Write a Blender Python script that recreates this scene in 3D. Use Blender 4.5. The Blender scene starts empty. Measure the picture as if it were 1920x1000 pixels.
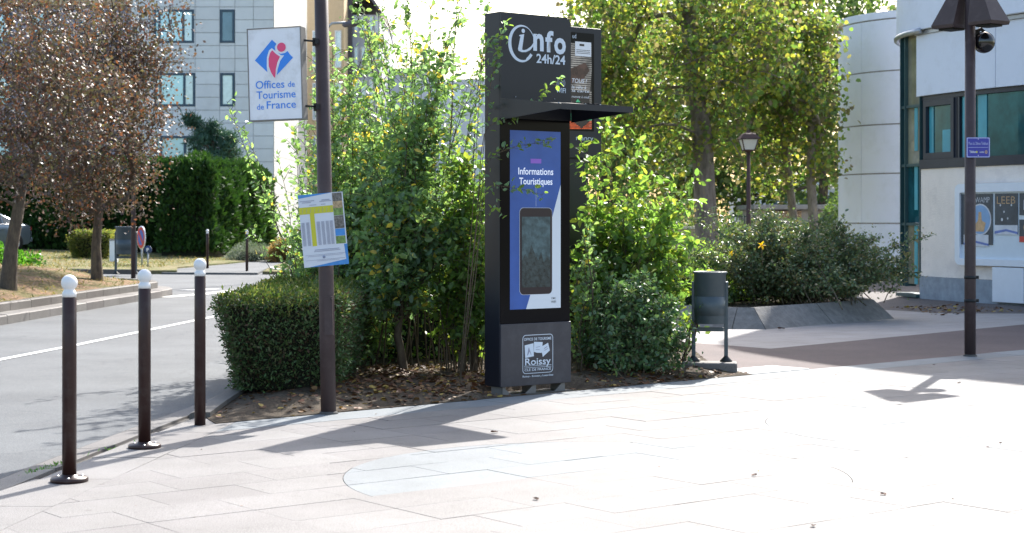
import bpy, math, random
import numpy as np
from mathutils import Vector, Matrix
from mathutils.geometry import delaunay_2d_cdt
random.seed(7)
rs = np.random.RandomState(7)
R = math.radians
C = bpy.context.scene.collection
S = bpy.context.scene

# ------------------------------------------------------------------ camera, sky, sun, exposure
F = 3200.0; HZ = 412.0; H = 1.52            # focal length in photo pixels, horizon row, eye height
cam = bpy.data.cameras.new('camera'); camo = bpy.data.objects.new('camera', cam); C.objects.link(camo)
camo.location = (0, 0, H); camo.rotation_euler = (R(90), 0, 0)
cam.sensor_width = 36; cam.lens = F / 1920 * 36; cam.shift_y = (HZ - 500) / 1920
cam.clip_start = 0.1; cam.clip_end = 2000
cam.dof.use_dof = True; cam.dof.focus_distance = 14.5; cam.dof.aperture_fstop = 5.0
S.camera = camo
SUN_EL, SUN_AZ = 40.0, 21.5                  # the sun stands ahead of the camera, to the right
w = bpy.data.worlds.new('World'); S.world = w; w.use_nodes = True
nt = w.node_tree; nt.nodes.clear()
wo = nt.nodes.new('ShaderNodeOutputWorld'); bg = nt.nodes.new('ShaderNodeBackground')
sk = nt.nodes.new('ShaderNodeTexSky'); sk.sky_type = 'NISHITA'; sk.sun_disc = False
sk.sun_elevation = R(SUN_EL); sk.sun_rotation = R(SUN_AZ); sk.air_density = 1.2; sk.dust_density = 3.0; sk.ozone_density = 1.0
bg.inputs[1].default_value = 0.15
nt.links.new(sk.outputs[0], bg.inputs[0]); nt.links.new(bg.outputs[0], wo.inputs[0])
sun = bpy.data.lights.new('sun', 'SUN'); sun.energy = 4.6; sun.angle = R(0.53); sun.color = (1.0, 0.965, 0.91)
suno = bpy.data.objects.new('sun', sun); C.objects.link(suno)
sd = Vector((math.sin(R(SUN_AZ)) * math.cos(R(SUN_EL)), math.cos(R(SUN_AZ)) * math.cos(R(SUN_EL)), math.sin(R(SUN_EL))))
suno.rotation_euler = sd.to_track_quat('Z', 'Y').to_euler(); suno.location = (20, 40, 40)
S.view_settings.view_transform = 'Standard'; S.view_settings.look = 'None'
S.view_settings.gamma = 1; S.view_settings.exposure = 1.15; S.view_settings.use_curve_mapping = False
S.cycles.max_bounces = 8; S.cycles.transparent_max_bounces = 6

# ------------------------------------------------------------------ measuring helpers
def G(px, py, z=0.0):                        # ground point seen at a photo position
    Y = (H - z) * F / (py - HZ); return ((px - 960) / F * Y, Y)
def X_(px, Y): return (px - 960) / F * Y
def Z_(py, Y): return H - (py - HZ) / F * Y

# ------------------------------------------------------------------ materials
MATS = {}
def nodes(m):
    m.use_nodes = True; t = m.node_tree; t.nodes.clear()
    o = t.nodes.new('ShaderNodeOutputMaterial'); p = t.nodes.new('ShaderNodeBsdfPrincipled')
    t.links.new(p.outputs[0], o.inputs[0]); return t, o, p
def tex_coord(t, mode='Object'):
    c = t.nodes.new('ShaderNodeTexCoord'); return c.outputs[mode]
def noise(t, scale, detail=4, rough=.6, vec=None):
    n = t.nodes.new('ShaderNodeTexNoise'); n.inputs['Scale'].default_value = scale; n.inputs['Detail'].default_value = detail
    n.inputs['Roughness'].default_value = rough
    if vec is not None: t.links.new(vec, n.inputs['Vector'])
    return n
def ramp(t, fac, stops, interp='LINEAR'):
    r = t.nodes.new('ShaderNodeValToRGB'); r.color_ramp.interpolation = interp
    e = r.color_ramp.elements
    while len(e) < len(stops): e.new(0.5)
    for i, (p, c) in enumerate(stops): e[i].position = p; e[i].color = (*c[:3], 1)
    t.links.new(fac, r.inputs[0]); return r.outputs[0]
def mixc(t, fac, a, b, mode='MIX'):
    m = t.nodes.new('ShaderNodeMix'); m.data_type = 'RGBA'; m.blend_type = mode
    for s, v in ((m.inputs[0], fac), (m.inputs[6], a), (m.inputs[7], b)):
        if isinstance(v, (int, float)): s.default_value = v
        elif isinstance(v, tuple): s.default_value = (*v[:3], 1)
        else: t.links.new(v, s)
    return m.outputs[2]
def bump(t, p, h, strength=.3, dist=.01):
    b = t.nodes.new('ShaderNodeBump'); b.inputs['Strength'].default_value = strength; b.inputs['Distance'].default_value = dist
    t.links.new(h, b.inputs['Height']); t.links.new(b.outputs[0], p.inputs['Normal'])
def mul(c, k): return tuple(min(1, v * k) for v in c[:3])
def M(name, col, rough=.6, metal=0.0, var=.15, scale=6.0, bmp=0.0, bscale=60.0, spec=.5, obj_var=0.0, dirt=None, coat=0.0):
    if name in MATS: return MATS[name]
    m = bpy.data.materials.new(name); MATS[name] = m
    t, o, p = nodes(m); v = tex_coord(t)
    n = noise(t, scale, 6, .65, v)
    c = ramp(t, n.outputs[0], [(.3, mul(col, 1 - var)), (.7, mul(col, 1 + var))])
    if dirt:
        n2 = noise(t, dirt[1], 5, .7, v)
        f = ramp(t, n2.outputs[0], [(.5, (0, 0, 0)), (.72, (1, 1, 1))])
        c = mixc(t, f, c, dirt[0])
    if obj_var:
        oi = t.nodes.new('ShaderNodeObjectInfo')
        f = ramp(t, oi.outputs['Random'], [(0, (1 - obj_var,) * 3), (1, (1 + obj_var * .6,) * 3)])
        c = mixc(t, 1.0, c, f, 'MULTIPLY')
    t.links.new(c, p.inputs['Base Color'])
    p.inputs['Roughness'].default_value = rough; p.inputs['Metallic'].default_value = metal
    p.inputs['Specular IOR Level'].default_value = spec; p.inputs['Coat Weight'].default_value = coat
    if bmp:
        nb = noise(t, bscale, 3, .6, v); bump(t, p, nb.outputs[0], bmp)
    return m
def screen(name, col, e, var=0.0, scale=10):
    m = bpy.data.materials.new(name); MATS[name] = m; t, o, p = nodes(m)
    if var:
        n = noise(t, scale, 4, .6, tex_coord(t)); c = ramp(t, n.outputs[0], [(.35, mul(col, 1 - var)), (.65, mul(col, 1 + var))])
        t.links.new(c, p.inputs['Base Color']); t.links.new(c, p.inputs['Emission Color'])
    else:
        p.inputs['Base Color'].default_value = (*col, 1); p.inputs['Emission Color'].default_value = (*col, 1)
    p.inputs['Emission Strength'].default_value = e; p.inputs['Roughness'].default_value = .25; return m
def granite(name, base, dark, light, obj_var=.08, island=False):
    m = bpy.data.materials.new(name); MATS[name] = m; t, o, p = nodes(m); v = t.nodes.new('ShaderNodeNewGeometry').outputs['Position']
    n1 = noise(t, 160, 2, .7, v); c = ramp(t, n1.outputs[0], [(.32, dark), (.5, base), (.68, light)])
    n2 = noise(t, 1.1, 5, .6, v); f = ramp(t, n2.outputs[0], [(.35, (.86, .85, .84)), (.65, (1.06, 1.05, 1.05))])
    c = mixc(t, 1.0, c, f, 'MULTIPLY')
    n3 = noise(t, 9, 5, .75, v); f3 = ramp(t, n3.outputs[0], [(.30, (.80, .78, .77)), (.44, (1, 1, 1))])
    c = mixc(t, .7, c, f3, 'MULTIPLY')
    vs = t.nodes.new('ShaderNodeTexVoronoi'); vs.inputs['Scale'].default_value = 2.3; t.links.new(v, vs.inputs['Vector']); fs = ramp(t, vs.outputs['Distance'], [(.035, (.62, .60, .58)), (.055, (1, 1, 1))]); c = mixc(t, .6, c, fs, 'MULTIPLY')
    if island: rnd = t.nodes.new('ShaderNodeNewGeometry').outputs['Random Per Island']
    else: rnd = t.nodes.new('ShaderNodeObjectInfo').outputs['Random']
    f2 = ramp(t, rnd, [(0, (1 - obj_var, 1 - obj_var * 1.2, 1 - obj_var * 1.1)), (1, (1 + obj_var * .7,) * 3)])
    c = mixc(t, 1.0, c, f2, 'MULTIPLY'); t.links.new(c, p.inputs['Base Color'])
    p.inputs['Roughness'].default_value = .72; p.inputs['Specular IOR Level'].default_value = .28; bump(t, p, n1.outputs[0], .25, .002); return m
def asphalt(name, col, tint=(1, 1, 1), cracks=True):
    m = bpy.data.materials.new(name); MATS[name] = m; t, o, p = nodes(m); v = t.nodes.new('ShaderNodeNewGeometry').outputs['Position']
    n1 = noise(t, 95, 3, .8, v); c = ramp(t, n1.outputs[0], [(.3, mul(col, .55)), (.5, col), (.72, mul(col, 1.7))])
    n2 = noise(t, .55, 6, .65, v); f = ramp(t, n2.outputs[0], [(.35, (.80, .80, .81)), (.65, (1.16, 1.15, 1.14))])
    c = mixc(t, 1.0, c, f, 'MULTIPLY')
    if cracks:
        vo = t.nodes.new('ShaderNodeTexVoronoi'); vo.feature = 'DISTANCE_TO_EDGE'; vo.inputs['Scale'].default_value = .33
        nn = noise(t, 1.5, 5, .7, v); mx = mixc(t, .25, v, nn.outputs['Color'], 'LINEAR_LIGHT'); t.links.new(mx, vo.inputs['Vector'])
        f = ramp(t, vo.outputs[0], [(.0, (.55, .55, .55)), (.006, (1, 1, 1))]); c = mixc(t, .5, c, f, 'MULTIPLY')
    t.links.new(c, p.inputs['Base Color']); p.inputs['Roughness'].default_value = .85
    bump(t, p, n1.outputs[0], .6, .006); return m
def ground_mat(name, cols, scale, fine=60, bd=.02):
    m = bpy.data.materials.new(name); MATS[name] = m; t, o, p = nodes(m); v = t.nodes.new('ShaderNodeNewGeometry').outputs['Position']
    n = noise(t, scale, 8, .7, v); k = len(cols)
    c = ramp(t, n.outputs[0], [(.3 + .4 * i / (k - 1), cols[i]) for i in range(k)])
    n1 = noise(t, fine, 4, .8, v); f = ramp(t, n1.outputs[0], [(.3, (.55, .55, .55)), (.7, (1.4, 1.4, 1.4))]); c = mixc(t, 1, c, f, 'MULTIPLY')
    t.links.new(c, p.inputs['Base Color']); p.inputs['Roughness'].default_value = .95; p.inputs['Specular IOR Level'].default_value = .15
    bump(t, p, n1.outputs[0], .8, bd); return m
def leafmat(name, cols, trans=.45, rough=.42, gloss=.5, tboost=2.0):
    m = bpy.data.materials.new(name); MATS[name] = m; t, o, p = nodes(m)
    g = t.nodes.new('ShaderNodeNewGeometry'); k = len(cols)
    c = ramp(t, g.outputs['Random Per Island'], [(i / k, cols[i]) for i in range(k)], 'LINEAR' if k < 3 else 'CONSTANT')
    n = noise(t, .9, 3, .5, g.outputs['Position']); f = ramp(t, n.outputs[0], [(.3, (.75, .78, .7)), (.7, (1.25, 1.2, 1.2))])
    c = mixc(t, 1, c, f, 'MULTIPLY')
    t.links.new(c, p.inputs['Base Color']); p.inputs['Roughness'].default_value = rough; p.inputs['Specular IOR Level'].default_value = gloss
    tr = t.nodes.new('ShaderNodeBsdfTranslucent'); c2 = mixc(t, 1.0, c, (tboost, tboost * 1.05, tboost * .55), 'MULTIPLY')
    t.links.new(c2, tr.inputs[0]); mx = t.nodes.new('ShaderNodeMixShader'); mx.inputs[0].default_value = trans
    t.links.new(p.outputs[0], mx.inputs[1]); t.links.new(tr.outputs[0], mx.inputs[2]); t.links.new(mx.outputs[0], o.inputs[0]); return m
def barkmat(name, a, b, c3=None, scale=14):
    m = bpy.data.materials.new(name); MATS[name] = m; t, o, p = nodes(m)
    mp = t.nodes.new('ShaderNodeMapping'); mp.inputs['Scale'].default_value = (1, 1, .35)
    t.links.new(t.nodes.new('ShaderNodeNewGeometry').outputs['Position'], mp.inputs[0])
    n = noise(t, scale, 6, .7, mp.outputs[0]); st = [(.35, a), (.6, b)]
    if c3: st.append((.72, c3))
    t.links.new(ramp(t, n.outputs[0], st), p.inputs['Base Color']); p.inputs['Roughness'].default_value = .9; bump(t, p, n.outputs[0], .7, .02); return m

granite('pink_granite', (.210, .202, .195), (.115, .110, .106), (.308, .298, .288))
granite('blue_granite', (.196, .216, .226), (.125, .140, .148), (.28, .303, .314))
granite('pink_granite_field', (.210, .202, .195), (.115, .110, .106), (.308, .298, .288), island=True)
granite('grey_concrete', (.175, .168, .158), (.11, .105, .10), (.24, .232, .22), .14)
granite('old_concrete', (.135, .127, .116), (.08, .075, .07), (.19, .18, .168), .16)
asphalt('road_asphalt', (.098, .106, .113)); asphalt('red_asphalt', (.100, .072, .070), cracks=False); asphalt('dark_asphalt', (.10, .085, .082), cracks=False)
ground_mat('bare_soil', [(.06, .046, .034), (.105, .083, .062), (.145, .118, .088)], 3.0, 40, .03)
ground_mat('dry_grass', [(.20, .135, .075), (.31, .20, .125), (.15, .145, .06), (.27, .19, .11)], 1.6, 30, .05)
ground_mat('lawn_grass', [(.23, .19, .10), (.13, .15, .05), (.28, .235, .135), (.09, .125, .035)], .7, 22, .05)
ground_mat('far_ground', [(.10, .11, .05), (.16, .14, .08)], .3, 10, .05)
M('mortar', (.085, .078, .072), .95, bmp=.5)
M('rust_paint', (.085, .052, .048), .65, spec=.2)
M('post_paint', (.062, .042, .042), .5, var=.12, scale=3, bmp=.05, bscale=200, spec=.35, dirt=((.085, .062, .062), 9))
M('brown_paint', (.036, .016, .014), .36, spec=.35, var=.12, scale=3, bmp=.05, bscale=200, dirt=((.055, .038, .036), 9))
M('white_plastic', (.78, .78, .78), .35, var=.03)
M('dark_kiosk', (.010, .012, .020), .38, var=.1, scale=2, bmp=.03, bscale=400)
M('grey_kiosk', (.044, .043, .054), .42, var=.06, scale=1.2, dirt=((.065, .064, .075), 5))
M('black_glass', (.004, .004, .006), .12, var=.1, spec=.16)
M('light_print', (.68, .76, .86), .5, var=.02)
M('galvanised', (.42, .44, .46), .45, .6, dirt=((.3, .29, .27), 12))
M('sign_white', (.80, .82, .88), .35, var=.03, dirt=((.62, .63, .66), 4)); M('sign_edge', (.20, .19, .18), .5)
M('logo_blue', (.03, .24, .80), .4, var=.02); M('logo_pink', (.80, .07, .20), .4, var=.02)
M('bin_green', (.060, .084, .098), .42, var=.12, scale=5, dirt=((.085, .105, .11), 8)); M('bin_dark', (.01, .012, .014), .6)
M('facade_panel', (.74, .76, .79), .55, var=.04, scale=1.0, obj_var=.04, dirt=((.68, .69, .71), 1.2)); M('facade_joint', (.52, .53, .55), .8)
M('side_panel', (.56, .55, .53), .6, var=.04, obj_var=.03); M('violet_wall', (.36, .35, .45), .7, var=.1); M('ochre_wall', (.62, .47, .30), .8, var=.06)
M('pale_wall', (.62, .65, .72), .7, var=.06, scale=.5); M('grey_wall', (.48, .49, .56), .7, var=.07); M('slate_roof', (.10, .09, .11), .6, var=.2)
M('blue_frame', (.035, .075, .12), .4); M('white_frame', (.75, .77, .8), .45)
M('cyan_pane', (.42, .66, .78), .08, .35, var=.12, scale=.9); M('grey_pane', (.12, .20, .27), .06, .4, var=.2, scale=.8); M('pale_pane', (.55, .70, .78), .1, .3, var=.1)  # the cyan pane carries the sky's reflection in its base colour
M('white_cladding', (.68, .74, .87), .42, var=.025, scale=.8, dirt=((.62, .67, .78), 2.0)); M('cladding_joint', (.34, .31, .30), .7)
M('tower_cladding', (.80, .83, .96), .42, var=.02, scale=.8, dirt=((.73, .76, .86), 1.4))
M('steel_rim', (.38, .40, .44), .3, .5); M('navy_frame', (.022, .028, .045), .35); M('green_frame', (.03, .075, .085), .35)
M('teal_glass', (.014, .10, .125), .04, .35, var=.35, scale=2.4); M('cyan_blind', (.06, .33, .42), .3, var=.15, scale=2)  # uneven tones put reflections into the teal glass colour
M('ochre_reflection', (.34, .33, .24), .05, .4, var=.5, scale=1.3)  # ochre reflections put into the colour of these panes
m_ = M('roughcast', (.82, .75, .70), .95, var=.07, scale=1.5, bmp=1.0, bscale=38, dirt=((.66, .60, .57), 1.2))
M('plinth_grey', (.27, .31, .36), .8, var=.2); M('board_white', (.72, .77, .85), .35, var=.03); M('board_back', (.62, .71, .80), .3, var=.03)
M('poster_dark', (.055, .07, .09), .35, var=.3, scale=5); M('poster_white', (.6, .63, .7), .4); M('poster_blue', (.13, .2, .5), .4); M('poster_sky', (.22, .38, .62), .4, var=.1)
M('poster_tan', (.55, .36, .2), .4, var=.25, scale=20); M('poster_red', (.55, .06, .05), .4); M('plate_blue', (.045, .05, .36), .35, var=.04); M('plate_line', (.42, .45, .75), .4)
M('print_white', (.75, .77, .82), .4); M('print_grey', (.30, .32, .42), .5); M('print_yellow', (.56, .54, .03), .4, var=.04); M('paper_white', (.64, .68, .76), .3, var=.02)
M('print_sky', (.05, .25, .62), .35, var=.15, scale=8); M('print_photo', (.14, .13, .12), .35, var=.9, scale=45); M('print_photo_green', (.16, .26, .07), .35, var=.6, scale=45)
M('print_photo_warm', (.42, .30, .17), .35, var=.6, scale=40)
M('car_grey', (.20, .245, .28), .25, .5, var=.05, coat=.6); M('car_black', (.015, .017, .02), .25, .2, coat=.6); M('car_glass', (.03, .045, .055), .05, .3); M('tyre', (.015, .015, .015), .8)
M('rim_metal', (.5, .5, .52), .3, .8); M('lamp_red', (.3, .01, .01), .2); M('lamp_clear', (.55, .57, .6), .12, .3)
M('road_paint', (.66, .67, .66), .7, var=.1, dirt=((.35, .35, .35), 14)); M('lantern_glass', (.62, .60, .56), .4, var=.05)
M('sign_red', (.6, .04, .04), .35); M('sign_blue', (.04, .14, .55), .35); M('sign_navy', (.02, .05, .14), .35); M('sign_pole', (.4, .41, .42), .5, .3)
M('dome_black', (.008, .008, .010), .04, spec=.8); M('shed_concrete', (.30, .28, .26), .9, var=.2, scale=1.5); M('shed_dark', (.06, .045, .035), .8); M('rail_green', (.02, .05, .035), .5)
M('wall_tan', (.38, .33, .27), .85, var=.1); M('grate_metal', (.34, .36, .38), .5, .4)
screen('screen_blue', (.018, .052, .20), .34, .12, 3); screen('screen_white', (.40, .46, .54), .22); screen('screen_text', (.60, .66, .78), .3)
screen('phone_case', (.020, .014, .020), .1); screen('phone_picture', (.035, .062, .075), .25, .45, 14); screen('phone_rock', (.02, .03, .034), .25, .5, 30)
screen('screen_tag', (.12, .06, .30), .4)
screen('led_white', (.38, .42, .48), .28); screen('led_dim', (.14, .13, .12), .4, .8, 5); screen('led_dark', (.012, .010, .010), .5); screen('led_green', (.05, .32, .16), .5, .5, 14); screen('led_orange', (.40, .055, .01), .35, .4, 14); screen('led_brown', (.035, .018, .014), .4, .5, 9)
leafmat('shrub_leaf', [(0.129, 0.210, 0.107), (0.172, 0.273, 0.128), (0.148, 0.238, 0.163), (0.230, 0.321, 0.141), (0.114, 0.190, 0.119), (0.190, 0.289, 0.119), (0.144, 0.233, 0.107), (0.110, 0.171, 0.096), (0.167, 0.261, 0.163), (0.129, 0.210, 0.107), (0.172, 0.273, 0.128), (0.148, 0.238, 0.163), (0.230, 0.321, 0.141), (0.114, 0.190, 0.119), (0.190, 0.289, 0.119), (0.144, 0.233, 0.107), (0.110, 0.171, 0.096), (0.167, 0.261, 0.163), (0.538, 0.402, 0.089)], .5, .36, .65, 2.4)
leafmat('bright_leaf', [(0.115, 0.193, 0.051), (0.144, 0.244, 0.064), (0.094, 0.167, 0.051), (0.172, 0.257, 0.060), (0.122, 0.205, 0.064), (0.216, 0.244, 0.053)], .5, .4, .5, 2.4)
leafmat('dark_shrub_leaf', [(0.070, 0.144, 0.073), (0.105, 0.199, 0.089), (0.084, 0.164, 0.084), (0.141, 0.234, 0.098), (0.128, 0.164, 0.084)], .28, .36, .6, 1.8)
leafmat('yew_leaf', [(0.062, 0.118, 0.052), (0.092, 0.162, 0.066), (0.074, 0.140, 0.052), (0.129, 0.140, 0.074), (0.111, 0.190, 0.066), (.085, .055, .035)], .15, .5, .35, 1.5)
leafmat('yew_lit_leaf', [(.07, .12, .03), (.12, .155, .045), (.18, .18, .07), (.08, .12, .03)], .35, .5, .35, 2.0)  # paler yew copy for the hedge top, the light there put into its colour
leafmat('thuja_leaf', [(0.021, 0.058, 0.016), (0.032, 0.080, 0.019), (0.042, 0.099, 0.022)], .2, .6, .25, 1.6)
leafmat('pine_leaf', [(0.050, 0.112, 0.084), (0.078, 0.154, 0.109)], .15, .6, .3, 1.4)
leafmat('plum_leaf', [(0.111, 0.072, 0.077), (0.093, 0.077, 0.094), (0.150, 0.076, 0.058), (0.099, 0.094, 0.073), (0.079, 0.068, 0.094), (0.132, 0.110, 0.068), (0.099, 0.068, 0.077), (0.210, 0.080, 0.055)], .26, .48, .6, 1.6)
leafmat('yellow_leaf', [(0.193, 0.228, 0.054), (0.102, 0.171, 0.054), (0.284, 0.268, 0.063), (0.079, 0.137, 0.050), (0.148, 0.137, 0.080), (0.114, 0.194, 0.054), (0.091, 0.114, 0.063), (0.171, 0.217, 0.054), (0.136, 0.114, 0.089)], .52, .5, .35, 2.2)
leafmat('olive_leaf', [(0.137, 0.166, 0.047), (0.098, 0.137, 0.043), (0.215, 0.215, 0.059), (0.176, 0.166, 0.072)], .4, .5, .35, 2.0)
leafmat('deep_leaf', [(0.069, 0.120, 0.046), (0.101, 0.164, 0.058), (0.145, 0.204, 0.064), (0.053, 0.096, 0.041)], .3, .5, .35, 2.0)
leafmat('abelia_leaf', [(0.096, 0.151, 0.076), (0.132, 0.196, 0.090), (0.077, 0.126, 0.070), (0.181, 0.219, 0.088), (0.241, 0.207, 0.101), (0.116, 0.173, 0.086)], .25, .34, .7, 1.7)
leafmat('silver_leaf', [(0.280, 0.322, 0.294), (0.196, 0.238, 0.210), (0.112, 0.154, 0.098)], .2, .6, .3, 1.3)
leafmat('straw_leaf', [(.40, .24, .10), (.30, .19, .08), (.22, .20, .06), (.45, .30, .15)], .35, .6, .3, 1.4)
leafmat('ivy_leaf', [(0.056, 0.160, 0.018), (0.080, 0.208, 0.026), (0.040, 0.112, 0.018)], .45, .35, .5, 2.0)
leafmat('dead_leaf', [(.17, .075, .04), (.11, .052, .03), (.22, .13, .06), (.12, .06, .035), (.34, .25, .07), (.10, .045, .03), (.19, .11, .06), (.15, .07, .04)], .15, .6, .3, 1.2)
leafmat('grass_blade', [(.26, .19, .09), (.18, .17, .06), (.34, .25, .13), (.12, .15, .04)], .3, .7, .2, 1.4)
leafmat('yellow_petal', [(.75, .50, .02), (.8, .55, .03)], .3, .5, .3, 1.2)
leafmat('brown_leaf', [(.14, .075, .05), (.10, .05, .035), (.16, .08, .055)], .05, .7, .2, 1.0)
M('rough_stone', (.20, .19, .18), .95, var=.25, scale=9, bmp=1.0, bscale=22, dirt=((.13, .125, .115), 2.5))
barkmat('grey_bark', (.13, .11, .09), (.25, .22, .18), (.30, .22, .10)); barkmat('dark_bark', (.06, .045, .035), (.13, .10, .07), (.16, .13, .06)); barkmat('twig_bark', (.07, .05, .035), (.14, .11, .07))
barkmat('big_bark', (.10, .082, .07), (.21, .18, .155), (.28, .21, .12), 7)
barkmat('dark_core', (.010, .014, .006), (.02, .022, .012))  # near-black solid core; the shade inside the foliage is put into its colour

# ------------------------------------------------------------------ geometry helpers
WM = {}
class MB:
    def __init__(s): s.v = []; s.f = []; s.sm = []
    def add(s, vs, fs, smooth=False):
        o = len(s.v); s.v += [tuple(v) for v in vs]; s.f += [tuple(i + o for i in f) for f in fs]; s.sm += [smooth] * len(fs); return s
    def box(s, x0, x1, y0, y1, z0, z1, mat=None):
        v = [Vector((x, y, z)) for z in (z0, z1) for y in (y0, y1) for x in (x0, x1)]
        if mat is not None: v = [mat @ q for q in v]
        return s.add(v, [(0, 2, 3, 1), (4, 5, 7, 6), (0, 1, 5, 4), (2, 6, 7, 3), (0, 4, 6, 2), (1, 3, 7, 5)])
    def prism(s, pts, z0, z1, mat=None, smooth=False):          # polygon in xy extruded in z
        n = len(pts); v = [Vector((p[0], p[1], z0)) for p in pts] + [Vector((p[0], p[1], z1)) for p in pts]
        if mat is not None: v = [mat @ q for q in v]
        return s.add(v, [tuple(range(n - 1, -1, -1)), tuple(range(n, 2 * n))] + [(i, (i + 1) % n, n + (i + 1) % n, n + i) for i in range(n)], smooth)
    def lathe(s, prof, cx=0, cy=0, n=24, smooth=True, mat=None):  # profile of (radius, z)
        v = []
        for r, z in prof:
            for k in range(n):
                a = 2 * math.pi * k / n; q = Vector((cx + r * math.cos(a), cy + r * math.sin(a), z)); v.append(mat @ q if mat is not None else q)
        f = [(j * n + k, j * n + (k + 1) % n, (j + 1) * n + (k + 1) % n, (j + 1) * n + k) for j in range(len(prof) - 1) for k in range(n)]
        f += [tuple(range(n - 1, -1, -1)), tuple(range((len(prof) - 1) * n, len(prof) * n))]
        return s.add(v, f, smooth)
    def tube(s, pts, rad, n=8, smooth=True):
        V, Fc = tube_np([Vector(p) for p in pts], rad if isinstance(rad, (list, tuple)) else [rad] * len(pts), n)
        m = len(pts); s.add(V, [tuple(f) for f in Fc] + [tuple(range(n - 1, -1, -1)), tuple(range((m - 1) * n, m * n))], smooth); return s
def tube_np(pts, rad, n=5):
    V = []; m = len(pts)
    up = Vector((.31, .17, .93))
    for i, p in enumerate(pts):
        d = (pts[min(i + 1, m - 1)] - pts[max(i - 1, 0)]); d = d.normalized() if d.length > 1e-9 else Vector((0, 0, 1))
        a = d.cross(up if abs(d.dot(up)) < .97 else Vector((1, 0, 0))).normalized(); b = d.cross(a)
        for k in range(n):
            t = 2 * math.pi * k / n; V.append(p + (a * math.cos(t) + b * math.sin(t)) * rad[i])
    Fc = [(i * n + k, i * n + (k + 1) % n, (i + 1) * n + (k + 1) % n, (i + 1) * n + k) for i in range(m - 1) for k in range(n)]
    return V, Fc
def reg(o, parent):
    if parent is not None: o.parent = parent; WM[o.name] = WM.get(parent.name, Matrix()).copy()
    return o
def meta(o, label=None, cat=None, group=None, kind=None):
    if label: o['label'] = label
    if cat: o['category'] = cat
    if group: o['group'] = group
    if kind: o['kind'] = kind
    return o
def ob(name, mb, mat, parent=None, world=False, bevel=0, **kw):
    me = bpy.data.meshes.new(name); v = mb.v
    if world and parent is not None:
        inv = WM[parent.name].inverted(); v = [inv @ Vector(q) for q in v]
    me.from_pydata([tuple(q) for q in v], [], mb.f); me.update()
    me.polygons.foreach_set('use_smooth', mb.sm)
    me.materials.append(MATS[mat]); o = bpy.data.objects.new(name, me); C.objects.link(o); reg(o, parent)
    if parent is None: WM[o.name] = Matrix()
    if bevel:
        b = o.modifiers.new('bevel', 'BEVEL'); b.width = bevel; b.segments = 2; b.limit_method = 'ANGLE'
    return meta(o, **kw)
def npob(name, V, Fa, mat, parent=None, world=True, smooth=False, **kw):
    V = np.asarray(V, dtype=np.float64)
    if world and parent is not None:
        inv = np.array(WM[parent.name].inverted()); V = V @ inv[:3, :3].T + inv[:3, 3]
    me = bpy.data.meshes.new(name); n, k = Fa.shape
    me.vertices.add(len(V)); me.vertices.foreach_set('co', V.astype(np.float32).ravel())
    me.loops.add(n * k); me.loops.foreach_set('vertex_index', Fa.astype(np.int32).ravel())
    me.polygons.add(n); me.polygons.foreach_set('loop_start', np.arange(0, n * k, k, dtype=np.int32)); me.polygons.foreach_set('loop_total', np.full(n, k, dtype=np.int32))
    if smooth: me.polygons.foreach_set('use_smooth', np.ones(n, dtype=bool))
    me.update(calc_edges=True); me.materials.append(MATS[mat]); o = bpy.data.objects.new(name, me); C.objects.link(o); reg(o, parent)
    if parent is None: WM[o.name] = Matrix()
    return meta(o, **kw)
def thing(name, label, cat, loc=(0, 0, 0), rz=0, group=None, mat=None, kind=None):
    o = bpy.data.objects.new(name, None); C.objects.link(o); o.empty_display_size = .2
    m = mat if mat is not None else Matrix.Translation(loc) @ Matrix.Rotation(rz, 4, 'Z')
    o.matrix_world = m; WM[o.name] = m.copy(); return meta(o, label, cat, group, kind)
def copy_tree(o, parent=None):
    c = o.copy(); C.objects.link(c)
    if parent: c.parent = parent; WM[c.name] = WM[parent.name].copy()
    for ch in list(o.children): copy_tree(ch, c)
    return c
def place(o, loc, rz=0):
    m = Matrix.Translation(loc) @ Matrix.Rotation(rz, 4, 'Z'); o.matrix_world = m
    def rec(q):
        WM[q.name] = m.copy()
        for ch in q.children: rec(ch)
    rec(o); return o
def inst(o, parent, loc, rz=0, scale=(1, 1, 1)):                # a further piece that shares mesh data, placed in its parent's frame
    c = o.copy(); C.objects.link(c); c.parent = parent; c.location = loc; c.rotation_euler = (0, 0, rz); c.scale = scale; return c
TC = bpy.data.collections.new('tmp')
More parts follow.
